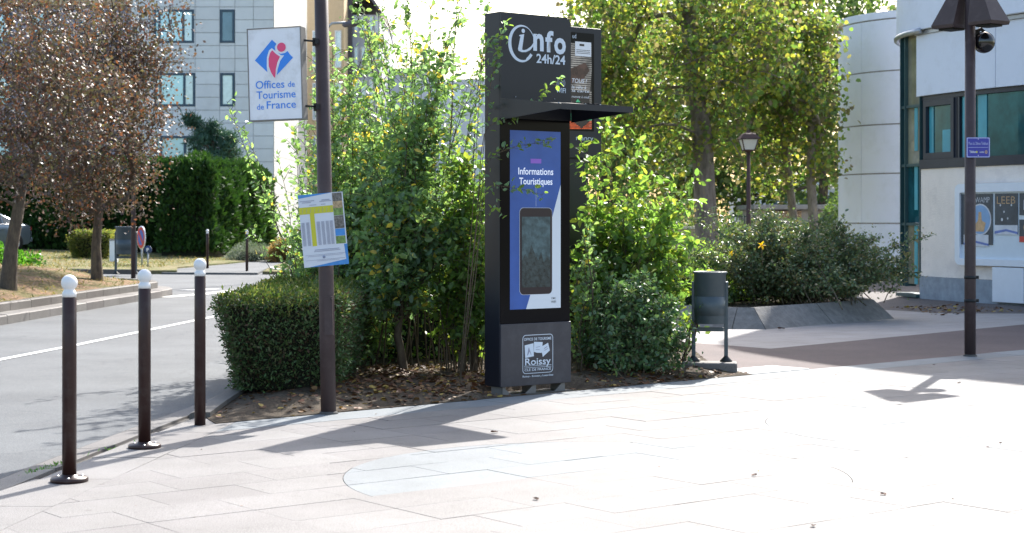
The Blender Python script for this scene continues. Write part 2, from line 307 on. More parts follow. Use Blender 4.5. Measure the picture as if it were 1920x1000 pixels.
def text(name, s, mat, parent, frame, w=None, h=None, x=0, z=0, off=0.0, shear=0.0, align='CENTER', label=None, lift=.003, space=1.0, spacel=1.0):
    """flat print: frame = matrix whose x runs along the panel, z up and -y out of it; x,z = centre of the text box"""
    cu = bpy.data.curves.new(name, 'FONT'); cu.body = s; cu.size = 1; cu.offset = off; cu.shear = shear; cu.align_x = 'LEFT'; cu.resolution_u = 3; cu.space_character = space; cu.space_line = spacel
    if align == 'MID': cu.align_x = 'CENTER'
    to = bpy.data.objects.new(name, cu); C.objects.link(to); dg = bpy.context.evaluated_depsgraph_get(); me = bpy.data.meshes.new_from_object(to.evaluated_get(dg))
    bpy.data.objects.remove(to); bpy.data.curves.remove(cu)
    n = len(me.vertices); co = np.empty(n * 3, dtype=np.float32); me.vertices.foreach_get('co', co); co = co.reshape(-1, 3)
    mn = co.min(0); mxx = co.max(0); sz = mxx - mn
    sx = (w / sz[0]) if w else None; sy = (h / sz[1]) if h else None
    if sx is None: sx = sy
    if sy is None: sy = sx
    out = np.zeros_like(co); out[:, 0] = (co[:, 0] - (mn[0] + mxx[0]) / 2) * sx + x; out[:, 2] = (co[:, 1] - (mn[1] + mxx[1]) / 2) * sy + z; out[:, 1] = -lift
    fm = np.array(frame); out = out @ fm[:3, :3].T + fm[:3, 3]
    me.vertices.foreach_set('co', out.astype(np.float32).ravel()); me.materials.clear(); me.materials.append(MATS[mat]); me.name = name; me.update()
    o = bpy.data.objects.new(name, me); C.objects.link(o); reg(o, parent); return meta(o, label)
def flat(name, polys, mat, parent, frame, lift=.002, th=.0, label=None, kind=None):   # flat print from polygons in (x,z)
    mb = MB()
    for p in polys: mb.add([frame @ Vector((q[0], -lift, q[1])) for q in p], [tuple(range(len(p)))])
    return ob(name, mb, mat, parent, label=label, kind=kind)
def rrect(x0, x1, z0, z1, r, n=5):
    out = []
    for cx, cz, a0 in ((x1 - r, z1 - r, 0), (x0 + r, z1 - r, 90), (x0 + r, z0 + r, 180), (x1 - r, z0 + r, 270)):
        out += [(cx + r * math.cos(R(a0 + 90 * i / n)), cz + r * math.sin(R(a0 + 90 * i / n))) for i in range(n + 1)]
    return out
def ring(outer, inner):                                         # band polygons between two outlines of equal length
    n = len(outer); return [[outer[i], outer[(i + 1) % n], inner[(i + 1) % n], inner[i]] for i in range(n)]
def circ(cx, cz, r, n=24, a0=0, a1=360): return [(cx + r * math.cos(R(a0 + (a1 - a0) * i / n)), cz + r * math.sin(R(a0 + (a1 - a0) * i / n))) for i in range(n + (0 if a1 - a0 == 360 else 1))]
def arcband(cx, cz, r0, r1, a0, a1, n=24, ex=1.0):
    P = [(cx + ex * r0 * math.cos(R(a0 + (a1 - a0) * i / n)), cz + r0 * math.sin(R(a0 + (a1 - a0) * i / n))) for i in range(n + 1)]
    Q = [(cx + ex * r1 * math.cos(R(a0 + (a1 - a0) * i / n)), cz + r1 * math.sin(R(a0 + (a1 - a0) * i / n))) for i in range(n + 1)]
    return [[P[i], P[i + 1], Q[i + 1], Q[i]] for i in range(n)]

# ------------------------------------------------------------------ foliage helpers
LEAF = {'oval': (np.array([(0, 0, 0), (.28, .27, .06), (.68, .24, .05), (1, 0, -.10), (.68, -.24, .05), (.28, -.27, .06)]), [(0, 1, 2, 3), (0, 3, 4, 5)]),
        'quad': (np.array([(0, 0, 0), (.5, .36, .05), (1, 0, -.06), (.5, -.36, .05)]), [(0, 1, 2, 3)]),
        'thin': (np.array([(0, 0, 0), (.4, .10, 0), (1, 0, 0), (.4, -.10, 0)]), [(0, 1, 2, 3)]),
        'spray': (np.array([(0, 0, 0), (.55, .20, .03), (1, 0, 0), (.55, -.20, .03)]), [(0, 1, 2, 3)]),
        'broad': (np.array([(0, 0, 0), (.15, .38, .04), (.6, .42, .02), (1, 0, -.12), (.6, -.42, .02), (.15, -.38, .04)]), [(0, 1, 2, 3), (0, 3, 4, 5)])}
def leaves(P, D, size, shape='oval', roll=1.0, rg=rs):
    P = np.asarray(P, float); D = np.asarray(D, float); N = len(P); D = D / (np.linalg.norm(D, axis=1, keepdims=True) + 1e-9)
    up = np.tile([0, 0, 1.0], (N, 1)) + rg.normal(0, roll, (N, 3)); b = np.cross(up, D); b /= (np.linalg.norm(b, axis=1, keepdims=True) + 1e-9); c = np.cross(D, b)
    T, Fc = LEAF[shape]; size = np.broadcast_to(size, (N,)).reshape(N, 1, 1)
    V = P[:, None, :] + size * (T[None, :, 0:1] * D[:, None] + T[None, :, 1:2] * b[:, None] + T[None, :, 2:3] * c[:, None])
    k = len(T); Fa = (np.array(Fc)[None] + (np.arange(N) * k)[:, None, None]).reshape(-1, 4); return V.reshape(-1, 3), Fa
def merge(parts):
    Vs, Fs, o = [], [], 0
    for V, Fa in parts:
        Vs.append(np.array([tuple(q) for q in V]) if not isinstance(V, np.ndarray) else V); Fs.append(np.array(Fa) + o); o += len(Vs[-1])
    return np.vstack(Vs), np.vstack(Fs)
def unit(v): return v / (np.linalg.norm(v) + 1e-9)

def shrub(label, base, tips, leafm, lsize=.06, twigs=22, tl=(.15, .5), lpt=12, shape='oval', spread=.35, group=None, z_first=.12, rad=.014, cat='shrub', droop=.15, trunk=None, name='shrub', bow=.25, dens=1.0, upt=.35, top_thin=.35, sub=None):
    """many stems from the base to the given tips, side twigs along each, leaves along each twig"""
    t = thing(name, label, cat, base, 0, group); tubes = []; LP = []; LD = []
    if trunk: tubes.append(tube_np([Vector(p) for p in trunk[0]], trunk[1], 8)); 
    for tip in tips:
        b = np.array(base) + np.array([rs.normal(0, spread), rs.normal(0, spread), 0])
        if trunk: b = np.array(trunk[0][-1]) + rs.normal(0, .03, 3)
        tip = np.array(tip, float); L = np.linalg.norm(tip - b); n = 9
        ctrl = b * .5 + tip * .5 + np.array([(b[0] - tip[0]) * bow + rs.normal(0, .08), (b[1] - tip[1]) * bow + rs.normal(0, .08), L * .12])
        pts = [(1 - s) ** 2 * b + 2 * s * (1 - s) * ctrl + s * s * tip + (rs.normal(0, .012, 3) if 0 < s < 1 else 0) for s in np.linspace(0, 1, n)]
        tubes.append(tube_np([Vector(p) for p in pts], [rad * (1 - .8 * i / (n - 1)) * (.7 + .6 * L / 4) for i in range(n)], 5))
        k = int(twigs * dens * (L / 2.5)) + 2
        for j in range(k):
            s = z_first + (1 - z_first) * (j + rs.rand()) / k; i = min(int(s * (n - 1)), n - 2); fr = s * (n - 1) - i; p = pts[i] * (1 - fr) + pts[i + 1] * fr
            ax = unit(pts[i + 1] - pts[i]); a = rs.rand() * 6.283; d = np.array([math.cos(a), math.sin(a), upt + rs.normal(0, .3)]); d = unit(d + ax * .5)
            tlen = (tl[0] + (tl[1] - tl[0]) * rs.rand()) * (1 - top_thin * 1.6 * max(0, s - .4)); tlen = max(tlen, .05)
            e = p + d * tlen + np.array([0, 0, -droop * tlen * tlen * 2]); md = (p + e) / 2 + np.array([0, 0, .04 * tlen])
            tubes.append(tube_np([Vector(p), Vector(md), Vector(e)], [.0035, .0028, .0012], 3))
            m = max(2, int(lpt * (tlen / tl[1]) * (1 - top_thin * max(0, s - .5) * 1.2)))
            ss = (np.arange(m) + rs.rand(m)) / m; Q = p + (e - p) * ss[:, None] + rs.normal(0, .006, (m, 3))
            side = rs.normal(0, 1, (m, 3)); side[:, 2] -= .25; dd = side * .9 + unit(e - p) * .7
            LP.append(Q); LD.append(dd)
            if sub and rs.rand() < sub:
                LP.append(Q + rs.normal(0, .09, Q.shape)); LD.append(rs.normal(0, 1, dd.shape))
        m = int(8 * dens) + 3; ss = .75 + .25 * rs.rand(m); Q = np.array([pts[-2] + (pts[-1] - pts[-2]) * (q - .75) * 4 for q in ss]); LP.append(Q); LD.append(rs.normal(0, 1, (m, 3)) + [0, 0, .5])
    LP = np.vstack(LP); LD = np.vstack(LD); keep = LP[:, 2] > .04; LP = LP[keep]; LD = LD[keep]
    V, Fa = leaves(LP, LD, lsize * (.45 + .95 * rs.rand(len(LP)) ** 1.25), shape); npob('foliage', V, Fa, leafm, t)
    V, Fa = merge(tubes); npob('stems', V, Fa, 'twig_bark', t, smooth=True); return t

def tree(label, trunk, tr, clusters, leafm, bark, lsize, nleaf, sigma, shape='quad', name='leafy_tree', group=None, step=.6, tip=.012, droop=-.3, sides=6, cat='tree', maxr=None, bias=.5, extra=None):
    """trunk polyline; every cluster of leaves is joined by a branch to the nearest wood already grown"""
    t = thing(name, label, cat, trunk[0], 0, group)
    pos = [np.array(p, float) for p in trunk]; par = [-1] + list(range(len(trunk) - 1)); cnt = [0] * len(pos); chains = [list(range(len(trunk)))]
    top = np.array(trunk[-1], float); cl = sorted([np.array(c, float) for c in clusters], key=lambda c: np.linalg.norm(c - top)); nt0 = max(1, len(trunk) // 2)
    for c in cl:
        A = np.array(pos[nt0:]); dist = np.linalg.norm(A - c, axis=1) + bias * np.maximum(0, A[:, 2] - c[2] + .3); j = int(dist.argmin()) + nt0
        p = pos[j]; L = np.linalg.norm(c - p); k = max(2, int(L / step)); ch = [j]
        pd = unit(p - pos[par[j]]) if par[j] >= 0 else np.array([0, 0, 1.]); ctrl = p + pd * L * .35 + (c - p) * .2
        for i in range(1, k + 1):
            s = i / k; q = (1 - s) ** 2 * p + 2 * s * (1 - s) * ctrl + s * s * c + (rs.normal(0, .04 * min(1, L), 3) if i < k else 0)
            pos.append(q); par.append(ch[-1]); cnt.append(0); ch.append(len(pos) - 1)
        chains.append(ch); q = ch[-1]
        while q >= 0: cnt[q] += 1; q = par[q]
    tot = max(cnt[0], 1); maxr = maxr or tr
    tubes = [tube_np([Vector(pos[i]) for i in chains[0]], [tr * (1.25 if i == 0 else 1) * (1 - .35 * i / len(trunk)) for i in chains[0]], 12)]
    for ch in chains[1:]:
        rr = [max(tip, maxr * .72 * (max(cnt[i], 1) / tot) ** .5) for i in ch]; rr[0] = min(rr[0], rr[1] * 1.25); tubes.append(tube_np([Vector(pos[i]) for i in ch], rr, sides))
    V, Fa = merge(tubes[:1]); npob('trunk', V, Fa, bark, t, smooth=True)
    V, Fa = merge(tubes[1:]); npob('branches', V, Fa, bark, t, smooth=True)
    cl = np.array(cl); N = int(nleaf); idx = rs.randint(0, len(cl), N); P = cl[idx] + rs.normal(0, sigma, (N, 3)) * np.array([1, 1, .75]); D = rs.normal(0, 1, (N, 3)); D[:, 2] += droop
    V, Fa = leaves(P, D, lsize * (.6 + .7 * rs.rand(N)), shape); npob('crown', V, Fa, leafm, t); return t
def ell(c, r, n, lo=.35, zmin=None):
    out = []
    while len(out) < n:
        v = rs.normal(0, 1, 3); v = unit(v) * (lo + (1 - lo) * rs.rand() ** .6); p = np.array(c) + v * np.array(r)
        if zmin is None or p[2] > zmin: out.append(p)
    return out
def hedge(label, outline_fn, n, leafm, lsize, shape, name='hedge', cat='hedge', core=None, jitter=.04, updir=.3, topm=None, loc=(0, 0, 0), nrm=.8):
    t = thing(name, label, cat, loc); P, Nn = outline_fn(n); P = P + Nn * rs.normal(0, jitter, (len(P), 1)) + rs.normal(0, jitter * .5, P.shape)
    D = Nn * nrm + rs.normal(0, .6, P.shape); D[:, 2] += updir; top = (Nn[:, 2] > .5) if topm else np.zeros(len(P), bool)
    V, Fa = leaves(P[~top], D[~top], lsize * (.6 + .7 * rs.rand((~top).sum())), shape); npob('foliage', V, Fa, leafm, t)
    if topm: V, Fa = leaves(P[top], D[top], lsize * (.6 + .7 * rs.rand(top.sum())), shape); npob('lit_top', V, Fa, topm, t)  # top faces take the leaf that has the light in its colour
    if core: ob('dark_core', core, 'dark_core', t, world=True)
    return t

# ------------------------------------------------------------------ THE GROUND
def sheet(name, pts, z, mat, kind='structure', parent=None, th=.0, **kw):
    mb = MB()
    if th: mb.prism(pts, z - th, z)
    else: mb.add([(p[0], p[1], z) for p in pts], [tuple(range(len(pts)))])
    return ob(name, mb, mat, parent, kind=kind if parent is None else None, **kw)
def area2(p): return sum(p[i][0] * p[(i + 1) % len(p)][1] - p[(i + 1) % len(p)][0] * p[i][1] for i in range(len(p))) / 2
def clip(poly, a, b):                        # keep what lies left of a -> b
    out = []; n = len(poly); s = lambda p: (b[0] - a[0]) * (p[1] - a[1]) - (b[1] - a[1]) * (p[0] - a[0])
    for i in range(n):
        p, q = poly[i], poly[(i + 1) % n]; sp, sq = s(p), s(q)
        if sp >= 0: out.append(p)
        if (sp >= 0) != (sq >= 0): k = sp / (sp - sq); out.append((p[0] + (q[0] - p[0]) * k, p[1] + (q[1] - p[1]) * k))
    return out
def inpoly(p, poly):
    c = False; j = len(poly) - 1
    for i in range(len(poly)):
        if (poly[i][1] > p[1]) != (poly[j][1] > p[1]) and p[0] < (poly[j][0] - poly[i][0]) * (p[1] - poly[i][1]) / (poly[j][1] - poly[i][1]) + poly[i][0]: c = not c
        j = i
    return c
sheet('ground', [(-420, -60), (420, -60), (420, 900), (-420, 900)], -.12, 'far_ground')
U = Vector((.788, .616)).normalized(); V_ = Vector((-U.y, U.x))
T0 = Vector((-2.20, 12.72)); TD = Vector((.750, .661)).normalized(); TN = Vector((-TD.y, TD.x))
Tp = lambda s, d=0: tuple(T0 + TD * s + TN * d)
L0 = Vector((-2.50, 8.34)); LD_ = Vector((.45, 4.72)).normalized()
Lp = lambda s: tuple(L0 + LD_ * s)
plaza_poly = [Lp(-12.6), (16, -4), Tp(26), T0.to_tuple()]
plaza = ob('plaza', MB().add([(p[0], p[1], -.011) for p in plaza_poly], [(0, 1, 2, 3)]), 'mortar', kind='structure')
def slab_mesh(top, edges, dz=0):              # top: list of polygons over shared points; walls on the outer edges
    mb = MB(); 
    for p in top: mb.add([(q[0], q[1], dz) for q in p], [tuple(range(len(p)))])
    for a, b in edges: mb.add([(a[0], a[1], -.03), (b[0], b[1], -.03), (b[0], b[1], dz), (a[0], a[1], dz)], [(0, 1, 2, 3)])
    return mb
def inset(poly, d):
    if area2(poly) < 0: poly = poly[::-1]
    out = list(poly)
    n = len(poly); res = list(poly)
    for i in range(n):
        a, b = Vector(poly[i]), Vector(poly[(i + 1) % n]); e = b - a
        if e.length < 1e-5: continue
        nn = Vector((-e.y, e.x)).normalized() * d; res = clip(res, tuple(a + nn), tuple(b + nn))
        if len(res) < 3: return []
    return res
CIRC = [((.50, 10.17), 1.50, 0, 205), ((3.27, 12.62), 1.38, 20, 235)]
def band(c, r, a0, a1, h=.0022, n=70): 
    o = [(c[0] + (r + h) * math.cos(R(a0 + (a1 - a0) * i / n)), c[1] + (r + h) * math.sin(R(a0 + (a1 - a0) * i / n))) for i in range(n + 1)]
    return o + [(c[0] + (r - h) * math.cos(R(a0 + (a1 - a0) * i / n)), c[1] + (r - h) * math.sin(R(a0 + (a1 - a0) * i / n))) for i in range(n, -1, -1)]
BANDS = [band(CIRC[0][0], CIRC[0][1], -12, 212.6), band(CIRC[1][0], CIRC[1][1], -20, 235)]
chord_v = 8.681 - 2 * .41
def is_blue(p):
    q = Vector(p)
    return (q - Vector(CIRC[0][0])).length < CIRC[0][1] and q.dot(V_) > chord_v or (q - Vector(CIRC[1][0])).length < CIRC[1][1]
slabs = []                                     # (area centre, list of top polygons, outer edges, colour)
def add_slab(poly, gap, col=None):
    poly = inset(poly, gap / 2)
    if len(poly) < 3 or area2(poly) < .003: return
    pc = Vector((sum(p[0] for p in poly) / len(poly), sum(p[1] for p in poly) / len(poly))); hit = None
    for (c, r, _, _), bd in zip(CIRC, BANDS):
        ds = [(Vector(p) - Vector(c)).length - r for p in poly]
        if min(ds) < .01 and max(ds) > -.01 or abs((pc - Vector(c)).length - r) < .25: hit = bd
    if hit is None or col: slabs.append((pc, [poly], [(poly[i], poly[(i + 1) % len(poly)]) for i in range(len(poly))], col or ('blue_granite' if is_blue(pc) else 'pink_granite'))); return
    n = len(poly); near = [q for q in hit]
    pts = [Vector(p) for p in poly] + [Vector(q) for q in near]; ed = [(i, (i + 1) % n) for i in range(n)] + [(n + i, n + (i + 1) % len(near)) for i in range(len(near))]
    vo, _, fo, _, _, _ = delaunay_2d_cdt(pts, ed, [], 0, 1e-6)
    tris = []
    for f in fo:
        c = sum((vo[i] for i in f), Vector((0, 0))) / len(f)
        if inpoly(c, poly) and not inpoly(c, hit): tris.append(tuple(f))
    em = {}
    for ti, f in enumerate(tris):
        for a, b in zip(f, f[1:] + f[:1]): em.setdefault(frozenset((a, b)), []).append((ti, a, b))
    comp = list(range(len(tris)))
    def fd(x):
        while comp[x] != x: x = comp[x]
        return x
    for e in em.values():
        if len(e) == 2: comp[fd(e[0][0])] = fd(e[1][0])
    groups = {}
    for ti in range(len(tris)): groups.setdefault(fd(ti), []).append(ti)
    for g in groups.values():
        gs = set(g); A = sum(abs(area2([vo[i] for i in tris[t]])) for t in g)
        if A < .0008: continue
        edges = [(tuple(vo[e[0][1]]), tuple(vo[e[0][2]])) for e in em.values() if len(e) == 1 and e[0][0] in gs]
        cc = sum((sum((vo[i] for i in tris[t]), Vector((0, 0))) / 3 for t in g), Vector((0, 0))) / len(g)
        slabs.append((cc, [[tuple(vo[i]) for i in tris[t]] for t in g], edges, 'blue_granite' if is_blue(cc) else 'pink_granite'))
T1 = Tp(0, -.42); T1b = Tp(1, -.42)
rw, rl = .41, .61
for k in range(-34, 34):
    v0 = 8.681 + rw * k; off = [0, .2, .33][k % 3] if k % 2 else 0
    for j in range(-16, 50):
        u0 = 5.049 + rl * j + off
        rect = [U * a + V_ * b for a, b in ((u0, v0), (u0 + rl, v0), (u0 + rl, v0 + rw), (u0, v0 + rw))]
        rect = [tuple(q) for q in rect]
        if max(q[1] for q in rect) < -3.6 or min(q[0] for q in rect) > 15.5: continue
        p = clip(rect, T1b, T1); p = clip(p, Lp(1), Lp(0)) if len(p) > 2 else p
        if len(p) > 2 and abs(area2(p)) > .004: add_slab(p, random.choice((.002, .003, .004, .006)))
for j in range(0, 27):                          # the blue-grey border course
    p = [Tp(j * .95 - .3, -.42), Tp(j * .95 + .65, -.42), Tp(j * .95 + .65, 0), Tp(j * .95 - .3, 0)]; p = clip(p, Lp(1), Lp(0))
    if len(p) > 2: add_slab(p, .005, 'blue_granite')
GUT = [(-4.7, -2), (-3.75, 3.5), (-3.22, 7.4), (-2.87, 9.57), (-2.71, 10.64), (-2.60, 11.83), (-2.50, 12.57), (-2.45, 13.0), (-2.36, 14.2), (-2.46, 15.6)]
strip = [Lp(-11), Lp(4.72)] + [(-2.44, 13.02)] + [q for q in GUT[::-1] if q[1] < 13]
for y0, y1 in [(-2, 2), (2, 4), (4, 6)] + [(a, b) for a, b in zip([6, 6.9, 7.7, 8.5, 9.05, 10.0, 10.9, 11.5, 12.2], [6.9, 7.7, 8.5, 9.05, 10.0, 10.9, 11.5, 12.2, 13.1])]:
    xi = lambda y: next(a[0] + (b[0] - a[0]) * (y - a[1]) / (b[1] - a[1]) for a, b in zip(GUT, GUT[1:]) if a[1] <= y <= b[1])
    xl = lambda y: L0.x + (y - L0.y) * LD_.x / LD_.y
    ys = [y0 + (y1 - y0) * i / 4 for i in range(5)]
    add_slab([(xi(y), y) for y in ys] + [(xl(y), y) for y in ys[::-1]], .006, 'pink_granite')
slabs.sort(key=lambda s: s[0].length)
def inview(c, m=.25): return c.y > 7.6 and abs(c.x) < .3 * c.y + m + .1
vis = [s for s in slabs if inview(s[0])]; vis_set = set(id(s) for s in vis[:295]); rest = {'pink_granite': MB(), 'blue_granite': MB()}
for s in slabs:
    dz = random.uniform(-.0012, .0012)
    mb = slab_mesh(s[1], s[2], dz)
    if id(s) in vis_set: ob('slab', mb, s[3], plaza)
    else: rest[s[3]].add(mb.v, mb.f)
ob('slab_field', rest['pink_granite'], 'pink_granite_field', plaza, kind='stuff')
MATS['blue_field'] = MATS['blue_granite']; ob('slab_field', rest['blue_granite'], 'blue_field', plaza, kind='stuff')

# road, gutter and kerbs
road = sheet('road', [(-14, -10), (-4.6, -10), (-3.75, 3.5), (-3.1, 9.8), (-2.95, 11.55), (-2.78, 13.25), (-2.66, 14.2), (-2.57, 15.6), (-1.85, 23), (-.2, 40), (2, 60), (6, 90), (-4, 90), (-3.2, 62), (-4.2, 50.2), (-9, 50.4), (-14, 50.8), (-60, 51), (-60, 37.5), (-14, 38.3), (-8.6, 37.2), (-7.7, 36.0), (-7.6, 33), (-7.9, 25.2), (-9.7, 5)], -.045, 'road_asphalt')
def along(path, step, s0=0, s1=1e9):
    P = [Vector(p) for p in path]; out = []; acc = 0; d = s0
    for a, b in zip(P, P[1:]):
        L = (b - a).length
        while d <= acc + L and d <= s1: out.append((a + (b - a) * (d - acc) / L, (b - a).normalized())); d += step
        acc += L
    return out
def stones(parent, name, path, step, w0, w1, prof, mat, gap=.012):
    """stones laid along a path; prof = cross-section (offset to the right, height) polygon"""
    st = along(path, step)
    for (a, da), (b, db) in zip(st, st[1:]):
        n0 = Vector((da.y, -da.x)); n1 = Vector((db.y, -db.x)); e = (b - a).normalized() * gap / 2; dz = random.uniform(-.003, .003)
        v = [((a + e + n0 * o).x, (a + e + n0 * o).y, z + dz) for o, z in prof] + [((b - e + n1 * o).x, (b - e + n1 * o).y, z + dz) for o, z in prof]; n = len(prof)
        mb = MB().add(v, [tuple(range(n)), tuple(range(2 * n - 1, n - 1, -1))] + [(i, n + i, n + (i + 1) % n, (i + 1) % n) for i in range(n)]); ob(name, mb, mat, parent, world=True)
gut_in = [Vector(q) for q in GUT]; gut_out = [(-4.95, -2), (-3.98, 3.5), (-3.42, 7.4), (-3.12, 9.6), (-3.0, 11.0), (-2.88, 12.2), (-2.78, 13.25), (-2.66, 14.2), (-2.57, 15.6), (-2.2, 19), (-1.85, 23)]
gutter = sheet('gutter', [(p[0] - .02, p[1]) for p in gut_out] + [(-1.6, 23), (-2.4, 15.6), (-2.33, 13)] + [(q[0] + .02, q[1]) for q in GUT[:8][::-1]], -.04, 'mortar')
stones(gutter, 'gutter_stone', gut_out, .98, 0, 0, [(0, -.10), (0, -.034), (.21, -.020), (.21, -.10)], 'grey_concrete')
kerb = thing('kerb', None, None, (-2.4, 13.05, 0)); kerb['kind'] = 'structure'
stones(kerb, 'kerb_stone', [(-2.47, 13.06), (-2.50, 14.2), (-2.50, 15.6), (-2.15, 19), (-1.7, 23)], .95, 0, 0, [(.0, -.1), (0, .03), (.03, .045), (.16, .045), (.16, -.1)], 'old_concrete')
far_path = [(-9.3, 6), (-7.95, 20), (-7.56, 25.2), (-7.3, 30), (-7.08, 33.5), (-7.0, 35.2), (-7.35, 36.6), (-8.4, 37.8), (-10.5, 38.5), (-14, 38.9)]
verge_kerb = thing('verge_kerb', None, None, (-7.5, 25, 0)); verge_kerb['kind'] = 'structure'
lp = [(x, y) for x, y in far_path]
stones(verge_kerb, 'lower_kerb_stone', lp, .98, 0, 0, [(.0, -.1), (.0, .080), (-.02, .095), (-.30, .105), (-.30, -.1)], 'grey_concrete')
up = [(x - .30, y) for x, y in far_path[:6]] + [(-7.6, 36.3), (-8.6, 37.45), (-10.6, 38.15), (-14, 38.55)]
stones(verge_kerb, 'upper_kerb_stone', up, .98, 0, 0, [(.0, -.1), (.0, .225), (-.02, .24), (-.15, .24), (-.15, -.1)], 'old_concrete')
# the pale channel across the mouth of the side road, the centre line and the give-way dashes
def strip_line(name, path, wd, z, mat, kind='structure', step=1.2):
    st = along(path, step); mb = MB(); V = []
    for p, d in st: n = Vector((d.y, -d.x)) * wd / 2; V += [(p.x - n.x, p.y - n.y, z), (p.x + n.x, p.y + n.y, z)]
    return ob(name, mb.add(V, [(2 * i, 2 * i + 1, 2 * i + 3, 2 * i + 2) for i in range(len(st) - 1)]), mat, kind=kind)
strip_line('gutter_channel', [(-7.0, 34.2), (-6.38, 35.9), (-5.75, 39.2), (-5.2, 43.4), (-4.6, 47.5), (-4.1, 49.4)], .42, -.036, 'side_panel')
strip_line('centre_line', [(-7.6, 1), (-5.75, 18.7), (-5.42, 21.3), (-4.82, 27.3), (-4.0, 34), (-2.9, 44)], .12, -.039, 'road_paint')
strip_line('road_marking', [(-7.15, 37.6), (-6.6, 38.6)], .45, -.038, 'road_paint', step=.5)

def terrain(name, poly, zf, mat, step=.25, kind='structure'):
    xs = [p[0] for p in poly]; ys = [p[1] for p in poly]; X0, X1, Y0, Y1 = min(xs), max(xs), min(ys), max(ys)
    pts = [Vector(p) for p in poly]; n = len(pts); ed = [(i, (i + 1) % n) for i in range(n)]
    x = X0
    while x < X1:
        y = Y0
        while y < Y1:
            if inpoly((x, y), poly): pts.append(Vector((x + random.uniform(-.2, .2) * step, y + random.uniform(-.2, .2) * step)))
            y += step
        x += step
    vo, _, fo, _, _, _ = delaunay_2d_cdt(pts, ed, [], 1, 1e-6)
    mb = MB().add([(v.x, v.y, zf(v.x, v.y)) for v in vo], [tuple(f) for f in fo], True)
    for a, b in zip(poly, poly[1:] + poly[:1]): mb.add([(a[0], a[1], -.16), (b[0], b[1], -.16), (b[0], b[1], zf(b[0], b[1])), (a[0], a[1], zf(a[0], a[1]))], [(0, 1, 2, 3)])
    return ob(name, mb, mat, kind=kind)
def dist_edge(x, y, poly):
    m = 1e9; p = Vector((x, y))
    for i in range(len(poly)):
        a, b = Vector(poly[i]), Vector(poly[(i + 1) % len(poly)]); e = b - a; t = max(0, min(1, (p - a).dot(e) / e.length_squared)); m = min(m, (a + e * t - p).length)
    return m
from mathutils import noise as mn
def fb(x, y, s): return mn.fractal(Vector((x * s, y * s, 3.1)), 1.0, 2.0, 4)
bed_poly = [(-2.34, 13.06), Tp(-.02, -.012), Tp(5.62, -.012), (2.35, 16.7), (2.1, 17.6), (2.1, 21.1), (1.5, 23), (-1.2, 25), (-1.72, 22.5), (-2.10, 19), (-2.35, 15.6)]
def bed_z(x, y):
    d = dist_edge(x, y, bed_poly); k = min(1, d / .5); q = .006 + k * (.06 + .05 * fb(x, y, 1.3) + .02 * fb(x, y, 6))
    if abs((Vector((x, y)) - Vector((.25, 15.15))).dot(U)) < .55 and abs((Vector((x, y)) - Vector((.25, 15.15))).dot(V_)) < .3: q = min(q, -.02)
    return q
terrain('soil_bed', bed_poly, bed_z, 'bare_soil', .14)
vx = lambda y: -9.3 + (y - 6) * 1.72 / 19 + (.0)
verge_poly = [(p[0] - .44, p[1]) for p in far_path[:6]] + [(-7.85, 36.0), (-8.8, 37.2), (-10.6, 37.95), (-14, 38.4), (-34, 38.2), (-34, 6)]
def verge_z(x, y): d = dist_edge(x, y, verge_poly); k = min(1, d / 2.2); return .215 + .36 * (k * k * (3 - 2 * k)) + .03 * fb(x, y, .6)
terrain('grass_verge', verge_poly, verge_z, 'dry_grass', .55)
lawn_poly = [(-60, 50.4), (-14, 50.0), (-11.2, 49.0), (-9.6, 48.9), (-10.3, 52.5), (-9.6, 58), (-9.0, 66), (-8, 90), (-60, 90)]
def lawn_z(x, y): d = dist_edge(x, y, lawn_poly) if y < 70 else 9; return .06 + .30 * min(1, d / 9) + .02 * fb(x, y, .4)
terrain('lawn', lawn_poly, lawn_z, 'lawn_grass', 1.1)
side_kerb = thing('side_road_kerb', None, None, (-14, 50, 0)); side_kerb['kind'] = 'structure'
stones(side_kerb, 'kerb_stone', [(-22, 50.3), (-14, 49.9), (-11.2, 48.85), (-10.0, 48.6)], .98, 0, 0, [(0, -.1), (0, .09), (-.14, .09), (-.14, -.1)], 'old_concrete')
sheet('footpath', [(-10.0, 48.7), (-7.2, 48.3), (-7.6, 53), (-8.0, 60), (-7.4, 68), (-9.0, 68), (-9.6, 58), (-10.3, 52.5)], .012, 'road_asphalt', th=.14)
lawn2 = [(-7.1, 48.6), (-4.9, 48.8), (-4.2, 52), (-3.4, 70), (-7.3, 68), (-7.9, 60), (-7.5, 53)]
terrain('lawn', lawn2, lambda x, y: .05 + .12 * min(1, dist_edge(x, y, lawn2)) + .02 * fb(x, y, .5), 'lawn_grass', .8)
corner_kerb = thing('corner_kerb', None, None, (-6, 49, 0)); corner_kerb['kind'] = 'structure'
stones(corner_kerb, 'kerb_stone', [(-7.3, 51.6), (-7.1, 50.0), (-6.6, 48.7), (-5.0, 48.6), (-4.4, 50)], .9, 0, 0, [(0, -.1), (0, .1), (-.13, .1), (-.13, -.1)], 'side_panel')
